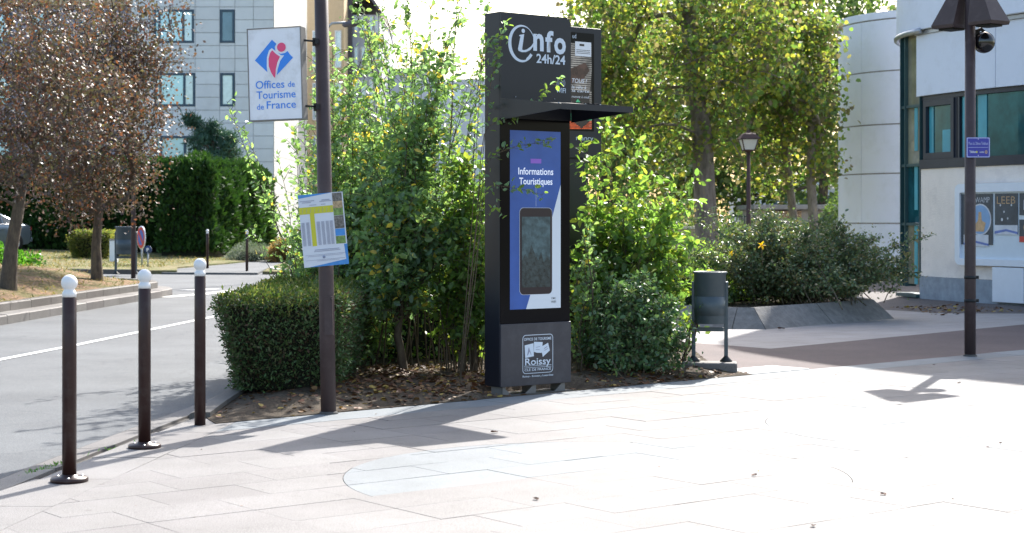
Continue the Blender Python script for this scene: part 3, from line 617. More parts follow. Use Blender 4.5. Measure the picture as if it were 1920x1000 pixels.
# the right side: red-brown asphalt, second paved field, darker asphalt by the building
sheet('asphalt_path', [Tp(5.66, 0), Tp(27, 0), (22, 33), (12, 33), (12, 27.0), (7.5, 24.92), (3.06, 20.2), (2.15, 21.3), (2.1, 17.6), (2.35, 16.75)], -.008, 'red_asphalt')
sheet('building_apron', [(3.0, 60), (1.6, 24.9), (12, 25.2), (22, 30), (22, 60)], -.016, 'dark_asphalt')
m = bpy.data.materials.new('paved_field'); MATS['paved_field'] = m; t, o, p = nodes(m); v = t.nodes.new('ShaderNodeNewGeometry').outputs['Position']
mp = t.nodes.new('ShaderNodeMapping'); mp.inputs['Rotation'].default_value = (0, 0, -math.atan2(U.y, U.x)); t.links.new(v, mp.inputs[0])
br = t.nodes.new('ShaderNodeTexBrick'); br.inputs['Scale'].default_value = 1; br.inputs['Brick Width'].default_value = .61; br.inputs['Row Height'].default_value = .41; br.inputs['Mortar Size'].default_value = .005
br.inputs['Color1'].default_value = (.30, .275, .265, 1); br.inputs['Color2'].default_value = (.33, .305, .295, 1); br.inputs['Mortar'].default_value = (.16, .15, .14, 1); t.links.new(mp.outputs[0], br.inputs[0])
n = noise(t, 1.2, 5, .6, v); f = ramp(t, n.outputs[0], [(.3, (.86, .86, .85)), (.7, (1.05, 1.05, 1.05))]); t.links.new(mixc(t, 1, br.outputs[0], f, 'MULTIPLY'), p.inputs['Base Color']); p.inputs['Roughness'].default_value = .75
sheet('paved_court', [(2.15, 21.3), (3.06, 20.2), (7.5, 24.92), (12, 27.0), (12, 27.4), (7.0, 27.9), (5.9, 29.5), (1.7, 30)], -.010, 'paved_field')
sheet('grass_ground', [(2.0, 30), (5.9, 30.2), (9, 44), (14, 60), (20, 75), (-3, 75), (-2.6, 40), (-1.2, 25.2), (1.5, 24.5)], -.012, 'lawn_grass')
# drain grate beside the bin
gr = thing('drain_grate', 'pale metal drain grate let into the paving edge beside the litter bin', 'drain grate', (2.45, 17.0, 0), 0)
g0 = Vector(Tp(5.75, .03)); GM = Matrix.Translation((g0.x, g0.y, 0)) @ Matrix.Rotation(math.atan2(TD.y, TD.x), 4, 'Z')
ob('frame', MB().box(0, 1.25, .0, .03, -.006, .004, GM).box(0, 1.25, .47, .50, -.006, .004, GM).box(0, .03, .03, .47, -.006, .004, GM).box(1.22, 1.25, .03, .47, -.006, .004, GM), 'grate_metal', gr, world=True)
for i in range(13): ob('bar', MB().box(.06 + .09 * i, .11 + .09 * i, .03, .47, -.005, .002, GM), 'grate_metal', gr, world=True)
ob('pit', MB().box(.03, 1.22, .03, .47, -.007, -.0065, GM), 'bin_dark', gr, world=True)

# ------------------------------------------------------------------ BUILDINGS
# pale apartment block, left
YB = 85.0; fx = lambda px: X_(px, YB); fz = lambda py: Z_(py, YB)
apt = thing('apartment_building', 'pale grey panel clad apartment block with dark blue window frames behind the tall hedge', 'building', (fx(380), YB, 0))
ob('wall', MB().box(fx(245), fx(513) - .02, YB + .06, 98.6, 0, 16), 'facade_joint', apt, world=True)
wins = [(288, 364, 18, 81, 2), (412, 440, 18, 81, 0), (290, 366, 137, 200, 2), (413, 440, 137, 200, 0), (291, 367, 255, 318, 2), (413, 441, 255, 318, 0), (288, 364, -101, -38, 2), (412, 440, -101, -38, 0)]
cols = [246, 280, 324, 366, 412, 440.5, 475, 513]; rows = [-132 + 24.2 * i for i in range(25)]
def sub_rects(r, holes):
    rs_ = [r]
    for h in holes:
        nr = []
        for a in rs_:
            x0, x1, y0, y1 = a; hx0, hx1, hy0, hy1 = h
            if hx0 >= x1 or hx1 <= x0 or hy0 >= y1 or hy1 <= y0: nr.append(a); continue
            if hy0 > y0: nr.append((x0, x1, y0, hy0))
            if hy1 < y1: nr.append((x0, x1, hy1, y1))
            yy0, yy1 = max(y0, hy0), min(y1, hy1)
            if hx0 > x0: nr.append((x0, hx0, yy0, yy1))
            if hx1 < x1: nr.append((hx1, x1, yy0, yy1))
        rs_ = nr
    return rs_
for i in range(len(cols) - 1):
    for j in range(len(rows) - 1):
        parts = sub_rects((cols[i], cols[i + 1], rows[j], rows[j + 1]), [w[:4] for w in wins]); mb = MB()
        for a in parts:
            if (a[1] - a[0]) < 1.5 or (a[3] - a[2]) < 1.5: continue
            gx0 = .012 if a[0] == cols[i] else 0; gx1 = .012 if a[1] == cols[i + 1] else 0; gz0 = .015 if a[2] == rows[j] else 0; gz1 = .015 if a[3] == rows[j + 1] else 0
            mb.box(fx(a[0]) + gx0, fx(a[1]) - gx1, YB - .0, YB + .055, fz(a[3]) + gz1, fz(a[2]) - gz0)
        if mb.v: ob('panel', mb, 'facade_panel', apt, world=True)
def window(parent, x0, x1, z0, z1, y, fr, pane, mull=(), ft=.09, dep=.10, blind=None):
    f = MB(); f.box(x0, x1, y - .02, y + dep, z0, z0 + ft).box(x0, x1, y - .02, y + dep, z1 - ft, z1).box(x0, x0 + ft, y - .019, y + dep, z0 + ft, z1 - ft).box(x1 - ft, x1, y - .019, y + dep, z0 + ft, z1 - ft)
    for m_ in mull: f.box(m_ - ft / 2, m_ + ft / 2, y - .018, y + dep, z0 + ft, z1 - ft)
    fo = ob('window_frame', f, fr, parent, world=True); xs = [x0 + ft] + list(mull) + [x1 - ft]
    for a, b in zip(xs, xs[1:]): ob('pane', MB().box(a + (.0 if a == xs[0] else ft / 2), b - (0 if b == xs[-1] else ft / 2), y + .03, y + .045, z0 + ft, z1 - ft), pane if not isinstance(pane, list) else pane[xs.index(a) % len(pane)], fo, world=True)
    return fo
for x0, x1, y0, y1, k in wins:
    mu = [fx(x0 + (x1 - x0) * .14), fx(x0 + (x1 - x0) * .73)] if k else []
    window(apt, fx(x0), fx(x1), fz(y1), fz(y0), YB + .01, 'blue_frame', ['cyan_pane', 'cyan_pane', 'pale_pane'] if k else ('grey_pane' if y0 == 18 else 'pale_pane'), mu, .12)
sx = fx(513)
for j in range(-3, 17):                        # side wall in sunlight
    z0 = fz(rows[0] + 24.2 * 2 * j + 150); 
    for a, b in ((YB, 89), (89, 93.5), (93.5, 98.6)): ob('side_wall_panel', MB().box(sx - .02, sx + .03, a + .01, b - .01, max(0, fz(472 - 36 * (j + 3))) + .012, max(.02, fz(472 - 36 * (j + 4)))), 'side_panel', apt, world=True)
# its recessed wing to the left, behind the plum trees
ob('recessed_wall', MB().box(-42, fx(244), YB + 1.5, 98.6, 0, fz(4)), 'violet_wall', apt, world=True); ob('upper_wall', MB().box(-42, fx(244), YB + 1.3, 98.6, fz(4) + .01, 16), 'ochre_wall', apt, world=True)
for px in (-110, -20, 60, 150, 178):
    for y0 in (22, 140, 258): window(apt, X_(px, 86.5), X_(px + (42 if px < 150 else 16), 86.5), Z_(y0 + 60, 86.5), Z_(y0, 86.5), 86.46, 'blue_frame', 'cyan_pane', [], .12)
# ochre block and grey gabled block further back
och = thing('apartment_building', 'ochre rendered block with narrow white framed windows behind the sign pole', 'building', (-10.8, 101, 0))
ob('wall', MB().box(-13, X_(645, 101), 101, 112, 0, 15), 'ochre_wall', och, world=True)
for px0, px1 in ((586, 593), (598, 612), (628, 640)):
    for z in (1.2, 4.3, 7.4, 10.5): window(och, X_(px0, 101), X_(px1, 101), z, z + 2.2, 100.92, 'white_frame', 'pale_pane', [], .06)
gab = thing('apartment_building', 'grey gabled block with slate roof and tall bright windows rising behind the big shrub', 'building', (-8.5, 104, 0)); gx = lambda px: X_(px, 104); gz = lambda py: Z_(py, 104)
ob('wall', MB().box(gx(652), gx(712), 104, 116, 0, gz(28)), 'grey_wall', gab, world=True); ob('pier', MB().box(gx(642), gx(661), 103.4, 104 - .01, 0, gz(-20)), 'slate_roof', gab, world=True)
ob('roof', MB().add([(gx(655), 103.5, gz(8)), (gx(687), 103.5, gz(-22)), (gx(716), 103.5, gz(22)), (gx(655), 116, gz(8)), (gx(687), 116, gz(-22)), (gx(716), 116, gz(22)), (gx(655), 103.5, gz(14)), (gx(687), 103.5, gz(-12)), (gx(716), 103.5, gz(30)), (gx(655), 116, gz(14)), (gx(687), 116, gz(-12)), (gx(716), 116, gz(30))],
   [(0, 1, 4, 3), (1, 2, 5, 4), (6, 9, 10, 7), (7, 10, 11, 8), (0, 6, 7, 1), (1, 7, 8, 2), (3, 4, 10, 9), (4, 5, 11, 10), (0, 3, 9, 6), (2, 8, 11, 5)]), 'slate_roof', gab, world=True)
for a, b in ((664, 672), (677, 687), (692, 700), (703, 709)):
    for y0, y1 in ((8 if a < 690 else 18, 62), (88, 125), (150, 205), (235, 290)): window(gab, gx(a), gx(b), gz(y1), gz(max(y0, 30)), 103.92, 'white_frame', 'pale_pane', [], .07)
pal = thing('apartment_building', 'long low pale grey building glimpsed between the shrub shoots left of the kiosk', 'building', (-2.5, 112, 0)); qx = lambda px: X_(px, 112); qz = lambda py: Z_(py, 112)
ob('wall', MB().box(qx(700), qx(806), 112, 124, 0, qz(133)), 'pale_wall', pal, world=True); ob('lower_wing', MB().box(qx(807), qx(985), 113, 124, 0, qz(146)), 'pale_wall', pal, world=True)
ob('roof_edge', MB().box(qx(698), qx(808), 111.6, 124.2, qz(133) + .01, qz(130)), 'grey_wall', pal, world=True); ob('chimney', MB().box(qx(783), qx(802), 114, 116, qz(130) + .02, qz(124)), 'slate_roof', pal, world=True)
for a in (720, 760, 850, 890, 905, 940):
    yy = 111.92 if a < 800 else 112.92
    for y0 in (165, 218, 300): window(pal, qx(a), qx(a + 14), qz(y0 + 32), qz(y0), yy, 'white_frame', 'pale_pane', [], .08)
# small transformer shed, the block behind it, garden wall, railing
sh = thing('shed', 'low flat roofed concrete shed with a brown louvred vent behind the slim trees', 'shed', (9.6, 60, 0)); sxx = lambda px: X_(px, 60); szz = lambda py: Z_(py, 60)
ob('wall', MB().box(sxx(1437), sxx(1575), 60, 64, 0, szz(394)), 'shed_concrete', sh, world=True); ob('side_wall', MB().box(sxx(1415), sxx(1436.5), 59.9, 64, 0, szz(394)), 'wall_tan', sh, world=True)
ob('roof', MB().box(sxx(1410), sxx(1580), 59.6, 64.3, szz(394) + .01, szz(384)), 'shed_concrete', sh, world=True, bevel=.03); ob('vent', MB().box(sxx(1461), sxx(1502), 59.95, 59.99, szz(409), szz(395)), 'shed_dark', sh, world=True)
for i in range(5): ob('louvre', MB().box(sxx(1461), sxx(1502), 59.91, 59.945, szz(408 - 2.6 * i), szz(406.6 - 2.6 * i)), 'poster_tan', sh, world=True)
bl = thing('office_building', 'pale blue low building behind the concrete shed', 'building', (14, 92, 0)); ob('wall', MB().box(X_(1420, 92), X_(1640, 92), 92, 104, 0, Z_(348, 92)), 'pale_wall', bl, world=True); ob('parapet', MB().box(X_(1500, 92), X_(1640, 92), 91.7, 104, Z_(348, 92) + .01, Z_(340, 92)), 'white_cladding', bl, world=True)
for a in (1450, 1500, 1545, 1590): window(bl, X_(a, 92), X_(a + 25, 92), Z_(385, 92), Z_(366, 92), 91.92, 'blue_frame', 'grey_pane', [], .08)
gw = thing('garden_wall', 'low tan garden wall with pale coping left of the big tree trunk', 'wall', (5, 46, 0)); ob('wall', MB().box(X_(1150, 46), X_(1345, 46), 46, 46.3, -.1, Z_(430, 46)), 'wall_tan', gw, world=True); ob('coping', MB().box(X_(1148, 46), X_(1346, 46), 45.95, 46.35, Z_(430, 46) + .01, Z_(425, 46)), 'side_panel', gw, world=True)
rl_ = thing('railing', 'dark green metal railing between the big trunk and the shed', 'railing', (7.4, 57, 0))
ob('rail', MB().box(X_(1345, 57), X_(1416, 57), 57, 57.04, Z_(407, 57), Z_(405, 57)), 'rail_green', rl_, world=True); ob('rail', MB().box(X_(1345, 57), X_(1416, 57), 57, 57.04, .12, .16), 'rail_green', rl_, world=True)
for i in range(15): x = X_(1346 + 5 * i, 57); ob('bar', MB().box(x - .012, x + .012, 57.005, 57.03, 0, Z_(404, 57)), 'rail_green', rl_, world=True)
ob('plinth', MB().box(X_(1345, 57), X_(1416, 57), 56.95, 57.1, -.1, .10), 'shed_concrete', rl_, world=True)

# curved civic building on the right
cb = thing('curved_building', 'curved white clad civic building with teal ribbon windows and a roughcast base on the right', 'building', (8.2, 33, 0))
CC = Vector((20.5, 36.7)); CR = 13.0
def cp(th, r=CR): return (CC.x + r * math.cos(R(th)), CC.y + r * math.sin(R(th)))
def carc(mb, t0, t1, r0, r1, z0, z1, n=12):
    o = [cp(t0 + (t1 - t0) * i / n, r1) for i in range(n + 1)] + [cp(t0 + (t1 - t0) * i / n, r0) for i in range(n, -1, -1)]
    m_ = len(o); v = [(p[0], p[1], z0) for p in o] + [(p[0], p[1], z1) for p in o]; N = n + 1
    f = [(i, i + 1, m_ + i + 1, m_ + i) for i in range(n)] + [(N + i, N + i + 1, m_ + N + i + 1, m_ + N + i) for i in range(n)] + [(n, N, m_ + N, m_ + n), (2 * N - 1, 0, m_, m_ + 2 * N - 1)]
    f += [(i, m_ - 1 - i, m_ - 2 - i, i + 1) for i in range(n)] + [(m_ + i, m_ + i + 1, 2 * m_ - 2 - i, 2 * m_ - 1 - i) for i in range(n)]
    mb.add(v, f, False); return mb
def smooth_arc(o): o.data.polygons.foreach_set('use_smooth', [True] * len(o.data.polygons)); m_ = o.modifiers.new('edge', 'EDGE_SPLIT'); m_.split_angle = R(30); return o
zb, zw0, zw1, zf1 = 0, 2.62, 3.90, 5.12
smooth_arc(ob('base_wall', carc(MB(), 195.4, 245, 12.6, CR, .42, zw0 - .12, 40), 'roughcast', cb, world=True)); smooth_arc(ob('plinth', carc(MB(), 195.4, 245, 12.6, CR + .03, -.05, .415, 40), 'plinth_grey', cb, world=True))
smooth_arc(ob('sill_beam', carc(MB(), 195.35, 245, 12.6, CR + .03, zw0 - .115, zw0 + .06, 40), 'navy_frame', cb, world=True)); smooth_arc(ob('head_beam', carc(MB(), 195.35, 245, 12.7, CR - .02, zw1 - .07, zw1 + .01, 40), 'navy_frame', cb, world=True))
for a, b in ((195.0, 206.0), (206.06, 217), (217.06, 228), (228.06, 245)): smooth_arc(ob('fascia_panel', carc(MB(), a, b, 12.6, CR + .05, zw1 + .02, zf1 - .02, 14), 'white_cladding', cb, world=True))
smooth_arc(ob('fascia_trim', carc(MB(), 195.0, 245, 12.6, CR + .09, zf1 - .015, zf1 + .06, 40), 'steel_rim', cb, world=True))
smooth_arc(ob('inner_wall', carc(MB(), 191.6, 245, 12.0, 12.3, 0, 11.6, 30), 'navy_frame', cb, world=True))
# ribbon windows: casements and fixed lights
def cwin(t0, t1, opening, pane):
    z0, z1 = zw0 + .065, zw1 - .075; r = CR - .03; fr = MB(); ft = .035 * 180 / math.pi / CR
    carc(fr, t0, t0 + ft * 1.6, r - .1, r, z0, z1, 1); carc(fr, t1 - ft * 1.6, t1, r - .1, r, z0, z1, 1)
    if opening:
        carc(fr, t0 + ft * 1.7, t1 - ft * 1.7, r - .08, r + .03, z0, z0 + .12, 4); carc(fr, t0 + ft * 1.7, t1 - ft * 1.7, r - .08, r + .03, z1 - .12, z1, 4); carc(fr, t0 + ft * 1.7, t0 + ft * 4.5, r - .08, r + .03, z0 + .12, z1 - .12, 1); carc(fr, t1 - ft * 4.5, t1 - ft * 1.7, r - .08, r + .03, z0 + .12, z1 - .12, 1)
    f = ob('window_frame', fr, 'navy_frame', cb, world=True)
    ob('pane', carc(MB(), t0 + ft, t1 - ft, r - .07, r - .055, z0, z1, 6), pane, f, world=True)
    ob('blind', carc(MB(), t0 + ft * 5, t0 + (t1 - t0) * .28, r - .05, r - .04, z0, z1, 2), 'cyan_blind', f, world=True)
    if opening: ob('blind', carc(MB(), t0 + (t1 - t0) * .55, t1 - ft * 5, r - .05, r - .04, z0 + .12, z0 + .55, 3), 'cyan_blind', f, world=True)
tt = 195.5
for wdt, opn in ((5.2, 1), (1.6, 0), (6.6, 0), (5.4, 1), (6.6, 0), (5.4, 1), (6.6, 0), (6, 1)): cwin(tt, tt + wdt, opn, 'teal_glass'); tt += wdt + .12
# tall glazed strip at the left end
for i, (z0, z1) in enumerate(((-.0, 1.40), (1.46, 2.56), (2.62, 3.72), (3.78, 5.2))):
    for a, b, mt in ((191.75, 192.45, 'teal_glass'), (192.65, 195.2, 'ochre_reflection' if i != 1 else 'teal_glass')):
        ob('strip_pane', carc(MB(), a, b, CR - .07, CR - .05, z0 + (.25 if i == 0 else 0), z1, 4), mt, cb, world=True)
    ob('strip_blind', carc(MB(), 193.9, 194.5, CR - .045, CR - .04, z0 + .25, z1, 3), 'cyan_blind' if i < 3 else 'ochre_reflection', cb, world=True)
    ob('transom', carc(MB(), 191.6, 195.3, CR - .2, CR + .0, z1 + .003, z1 + .057, 6), 'green_frame', cb, world=True)
for a in (191.6, 192.5, 195.22): ob('mullion', carc(MB(), a, a + .13, CR - .22, CR + .02, .2, 5.2, 1), 'green_frame', cb, world=True)
ob('strip_sill', carc(MB(), 191.5, 195.36, CR - .25, CR + .1, 0, .07, 6), 'green_frame', cb, world=True)
# cantilevered upper drum, wrapped round at its left end
E_R = 3.6; E_A = 196.6; arc = [cp(E_A + (245 - E_A) * i / 40, 13.16) for i in range(41)]; e0 = Vector(cp(E_A, 13.16)); rad = Vector((math.cos(R(E_A)), math.sin(R(E_A)))); tan = Vector((rad.y, -rad.x)); cc0 = e0 - rad * E_R
end = [tuple(cc0 + rad * E_R * math.cos(R(a)) + tan * E_R * math.sin(R(a))) for a in range(88, 0, -4)]
outl = end + arc + [cp(245, 8), (19, 40)]
def drum(name, z0, z1, mat, grow=0):
    mb = MB(); n_ = len(outl); mb.prism([(p[0], p[1]) for p in outl], z0, z1); o = ob(name, mb, mat, cb, world=True); return smooth_arc(o)
drum('drum_wall', 5.20, 7.9, 'white_cladding'); drum('drum_soffit', 5.185, 5.197, 'steel_rim')
ob('drum_rim', MB().tube([(p[0], p[1], 5.17) for p in end + arc[:1]], .055, 8), 'steel_rim', cb, world=True)
for k in range(2): drum('upper_storey_wall', 7.93 + 1.93 * k, 9.83 + 1.93 * k, 'white_cladding')
ob('roof', MB().prism([(p[0], p[1]) for p in outl], 11.78, 11.95), 'steel_rim', cb, world=True)
ob('back_wall', MB().prism([cp(191.6, 12.2), cp(191.6, 6), (18, 40), cp(245, 6), cp(245, 12.2)], 0, 5.2), 'white_cladding', cb, world=True)
# white clad cylinder further back (its own block)
cy = thing('curved_building', 'windowless white panelled round tower between the trees and the glazed strip', 'building', (12, 46.8, 0)); CC2 = (12.0, 46.8)
def cyl(mb, t0, t1, r0, r1, z0, z1, n=6):
    global CC; k = CC; CC = Vector(CC2); carc(mb, t0, t1, r0, r1, z0, z1, n); CC = k; return mb
smooth_arc(ob('core', cyl(MB(), 120, 300, 2.5, 2.97, .02, 6.93, 40), 'cladding_joint', cy, world=True))
zs = [.22, 1.42, 2.73, 4.02, 5.42, 6.78, 7.0]
for i in range(6):
    for a in range(130, 292, 27): 
        b = a + 27 - .3; smooth_arc(ob('panel', cyl(MB(), a - 4.4, b - 4.4, 2.9, 3.0 + (.02 if i == 5 else 0), zs[i] + .018, zs[i + 1] - .018, 7), 'tower_cladding', cy, world=True))
ob('link_wall', MB().box(10.5, 16, 45.2, 50, 0, 6.6), 'tower_cladding', cy, world=True)
# display case on the building wall
nrm = Vector((math.cos(R(206)), math.sin(R(206)))); dd = Vector((-nrm.y, nrm.x)); pC = Vector(cp(206, CR)) + nrm * .14
def bs(px): a = (px - 960) / F; return (a * pC.y - pC.x) / (dd.x - a * dd.y)
pA = pC + dd * bs(1790); dl = bs(2010) - bs(1790); b0 = bs(1790)
def bq(px): return bs(px) - b0
DM = Matrix(((dd.x, -nrm.x, 0, pA.x), (dd.y, -nrm.y, 0, pA.y), (0, 0, 1, 0), (0, 0, 0, 1)))
dc = thing('display_case', 'white framed notice case of concert posters on the roughcast wall', 'notice board', mat=DM)
za, zt = .68, 2.18; PW = dl; oo = rrect(0, PW, za, zt, .12); ii = rrect(.13, PW - .13, za + .12, zt - .16, .03)
fr = MB(); k = len(oo)
fr.add([(p[0], 0, p[1]) for p in oo] + [(p[0], 0, p[1]) for p in ii] + [(p[0], .12, p[1]) for p in oo] + [(p[0], .06, p[1]) for p in ii], [(i, (i + 1) % k, k + (i + 1) % k, k + i) for i in range(k)] + [(2 * k + i, 2 * k + (i + 1) % k, (i + 1) % k, i) for i in range(k)] + [(k + i, k + (i + 1) % k, 3 * k + (i + 1) % k, 3 * k + i) for i in range(k)])
ob('frame', fr, 'board_white', dc); ob('back_panel', MB().box(.13, PW - .13, .055, .075, za + .12, zt - .16), 'board_back', dc)
DF = Matrix.Translation((0, .05, 0)); DI = Matrix()
PF = Matrix.Translation((0, .04, 0)); ztop_ = zt - .19
def poster(px0, px1, z0, z1): x0, x1 = bq(px0), bq(px1); return ob('poster', MB().box(x0, x1, .04, .045, z0, z1), 'poster_dark', dc), x0, x1 - x0
def ell_(x0, w, fx_, z, rx, rz_, n=28): return [(x0 + w * (fx_ + rx * math.cos(6.2832 * i / n)), z + rz_ * math.sin(6.2832 * i / n)) for i in range(n)]
def box_(x0, w, a, b, z0, z1): return [(x0 + w * a, z0), (x0 + w * b, z0), (x0 + w * b, z1), (x0 + w * a, z1)]
p0, x0, w0 = poster(1797, 1858, 1.06, ztop_)
flat('picture', [ell_(x0, w0, .62, 1.52, .34, .29)], 'poster_white', p0, PF, .002); flat('picture', [ell_(x0, w0, .62, 1.52, .31, .265)], 'poster_sky', p0, PF, .004); flat('picture', [[(x0 + w0 * a, b) for a, b in ((.50, 1.3), (.74, 1.3), (.80, 1.46), (.68, 1.5), (.66, 1.66), (.58, 1.66), (.56, 1.5), (.46, 1.42))]], 'poster_tan', p0, PF, .006)
flat('footer', [box_(x0, w0, .12, .88, 1.03, 1.24)], 'poster_white', p0, PF, .004); flat('footer', [[(x0 + w0 * a, b) for a, b in ((.12, 1.05), (.5, 1.09), (.88, 1.04), (.88, 1.08), (.5, 1.13), (.12, 1.09))]], 'poster_blue', p0, PF, .006)
text('lettering', 'SWAMP', 'poster_white', p0, PF, w=w0 * .5, h=.10, x=x0 + w0 * .66, z=1.88, off=-.01)
p1, x0, w0 = poster(1862, 1905, 1.25, ztop_); text('lettering', 'LEEB', 'poster_tan', p1, PF, w=w0 * .8, h=.13, x=x0 + w0 * .5, z=1.87, off=-.01)
flat('star', [ell_(x0, w0, .25 + .16 * i, 1.78 - .12 * (i % 3), .03, .022, 8) for i in range(4)] + [ell_(x0, w0, .32, 1.52, .045, .03, 8)], 'poster_white', p1, PF, kind='stuff'); flat('footer', [box_(x0, w0, 0, 1, 1.25, 1.42)], 'poster_white', p1, PF, .003); flat('footer', [[(x0 + w0 * a, b) for a, b in ((0, 1.26), (.5, 1.31), (1, 1.26), (1, 1.30), (.5, 1.35), (0, 1.31))]], 'poster_blue', p1, PF, .005)
p2, x0, w0 = poster(1908, 1965, 1.60, ztop_); text('lettering', 'LE', 'poster_white', p2, PF, w=w0 * .5, h=.18, x=x0 + w0 * .4, z=1.78)
p3, x0, w0 = poster(1908, 1965, 1.12, 1.52); flat('footer', [box_(x0, w0, 0, 1, 1.12, 1.22)], 'poster_red', p3, PF); flat('picture', [ell_(x0, w0, .3, 1.38, .16, .09, 14)], 'poster_tan', p3, PF)
pn = thing('service_panel', 'blank white service panel standing below the display case', 'panel', mat=DM); ob('panel', MB().box(bq(1860), bq(1919), .0, .10, .03, .66), 'board_white', pn, bevel=.008); ob('hinge_edge', MB().box(bq(1919) + .005, bq(1922), .02, .1, .03, .66), 'navy_frame', pn)

# ------------------------------------------------------------------ BOLLARDS
def bollard(label, loc, h=1.2, flange=True, group='brown bollards with white balls'):
    t = thing('bollard', label, 'bollard', (0, 0, 0), 0, group); s = h / 1.2; r = .041
    ob('post', MB().lathe([(r, .0), (r, .0 + 1.065 * s), (r * .9, 1.07 * s)], n=28), 'brown_paint', t)
    ob('ball', MB().lathe([(.0405, 1.071 * s), (.0405, 1.098 * s), (.036, 1.102 * s), (.031, 1.112 * s)] + [(max(.001, .047 * math.cos(R(a))), 1.153 * s + .047 * math.sin(R(a))) for a in range(-52, 91, 9)], n=32), 'white_plastic', t)
    if flange: ob('base_flange', MB().lathe([(.108, 0), (.108, .018), (.102, .026), (.05, .03), (.046, .042)], n=32), 'brown_paint', t)
    if flange:
        for a_ in (40, 160, 280): ob('bolt', MB().lathe([(.009, .018), (.009, .03), (.004, .033)], .08 * math.cos(R(a_)), .08 * math.sin(R(a_)), 6, False), 'galvanised', t)
    return place(t, loc)
x, y = G(130, 903); bollard('nearest brown bollard with white ball top, front left, standing on a round flange', (x, y, 0), 1.2)
x, y = G(271, 840); bollard('middle brown bollard of the front three, with white ball and round flange', (x, y, 0), 1.19)
x, y = G(375, 797); t = bollard('third brown bollard with white ball, set straight in the paving beside the kerb and hedge', (x, y, 0), 1.235, False)
for px, py in ((389, 503), (463, 508)):
    x, y = G(px, py, .02); bollard('far brown bollard with white ball on the %s side of the footpath mouth' % ('left grass' if px < 400 else 'right hand'), (x, y, .0), 1.22, False)

# ------------------------------------------------------------------ LAMP POSTS WITH HOODS
def frame_at(loc, rz=0, tilt=0): return Matrix.Translation(loc) @ Matrix.Rotation(rz, 4, 'Z') @ Matrix.Rotation(tilt, 4, 'Y')
def hooded_post(label, loc, r0, r1, h, tilt=0, hood_z=3.7, ang=-50, hatch=True, straps=()):
    t = thing('lamp_post', label, 'lamp post', mat=frame_at(loc, 0, tilt))
    ob('pole', MB().lathe([(r0, -.03), (r0, h * .22), (r0 * .985, h * .225), (r1, h)], n=28), 'post_paint', t)
    for s in (1, -1):
        a = R(ang if s > 0 else ang + 180); c = Vector((math.cos(a), math.sin(a), 0)) * .245; q = Vector((-c.y, c.x, 0)).normalized() * .27; cn = c.normalized() * .27
        rot = R(40); e1 = Vector((math.cos(a + rot), math.sin(a + rot), 0)) * .225; e2 = Vector((-e1.y, e1.x, 0))
        B = [c + e1, c + e2, c - e1, c - e2]; ap = c * .25; tz = hood_z + .62
        v = [(b.x, b.y, hood_z) for b in B] + [(ap.x + (b.x - c.x) * .12, ap.y + (b.y - c.y) * .12, tz) for b in B] + [(b.x * .97, b.y * .97, hood_z - .035) for b in B]
        ob('hood', MB().add(v, [(i, (i + 1) % 4, 4 + (i + 1) % 4, 4 + i) for i in range(4)] + [(4, 5, 6, 7)] + [(8 + i, 8 + (i + 1) % 4, (i + 1) % 4, i) for i in range(4)] + [(11, 10, 9, 8)]), 'post_paint', t)
        ob('lamp_glass', MB().prism([((b.x * .9 + c.x * .1), (b.y * .9 + c.y * .1)) for b in [c + e1 * .7, c + e2 * .7, c - e1 * .7, c - e2 * .7]], hood_z - .055, hood_z - .036), 'bin_dark', t)
    if hatch: ob('hatch', MB().box(-.012, .052, -r0 - .004, -r0 + .03, .62, .92), 'post_paint', t); ob('lock', MB().lathe([(.007, 0), (.007, .008)], mat=Matrix.Translation((.045, -r0 - .012, .9)) @ Matrix.Rotation(R(90), 4, 'X'), n=10), 'bin_dark', t)
    for z in straps: ob('strap', MB().lathe([(r0 + .004, z), (r0 + .004, z + .035)], n=24).box(r0, r0 + .03, -.02, .02, z, z + .035), 'bin_dark', t)
    ob('base_collar', MB().lathe([(r0 + .02, -.01), (r0 + .012, .012), (r0, .02)], n=24), 'mortar', t); return t
x, y = G(616, 776); post = hooded_post('thick brown post leaning slightly, carrying the tourism sign and the timetable', (x, y, 0), .060, .052, 4.3, R(-1.0), 3.75)
PX, PY = x, y
x2, y2 = G(1819, 668); post2 = hooded_post('brown post with two pyramid hoods in front of the curved building', (x2, y2, 0), .062, .056, 4.25, 0, 3.70, -50, False, (.86, .60))
# dome camera
t = thing('dome_camera', 'glossy black dome camera fixed behind the hooded brown post', 'camera', (x2 + .14, y2 + .06, 3.38))
ob('dome', MB().lathe([(max(.001, .122 * math.cos(R(a))), .12 + .122 * math.sin(R(a))) for a in range(-90, 91, 9)], cx=.03, n=32), 'dome_black', t); ob('bracket', MB().box(-.09, -.02, -.02, .02, .16, .26).tube([(-.05, 0, .24), (0, 0, .27), (.03, 0, .235)], .022), 'bin_dark', t)
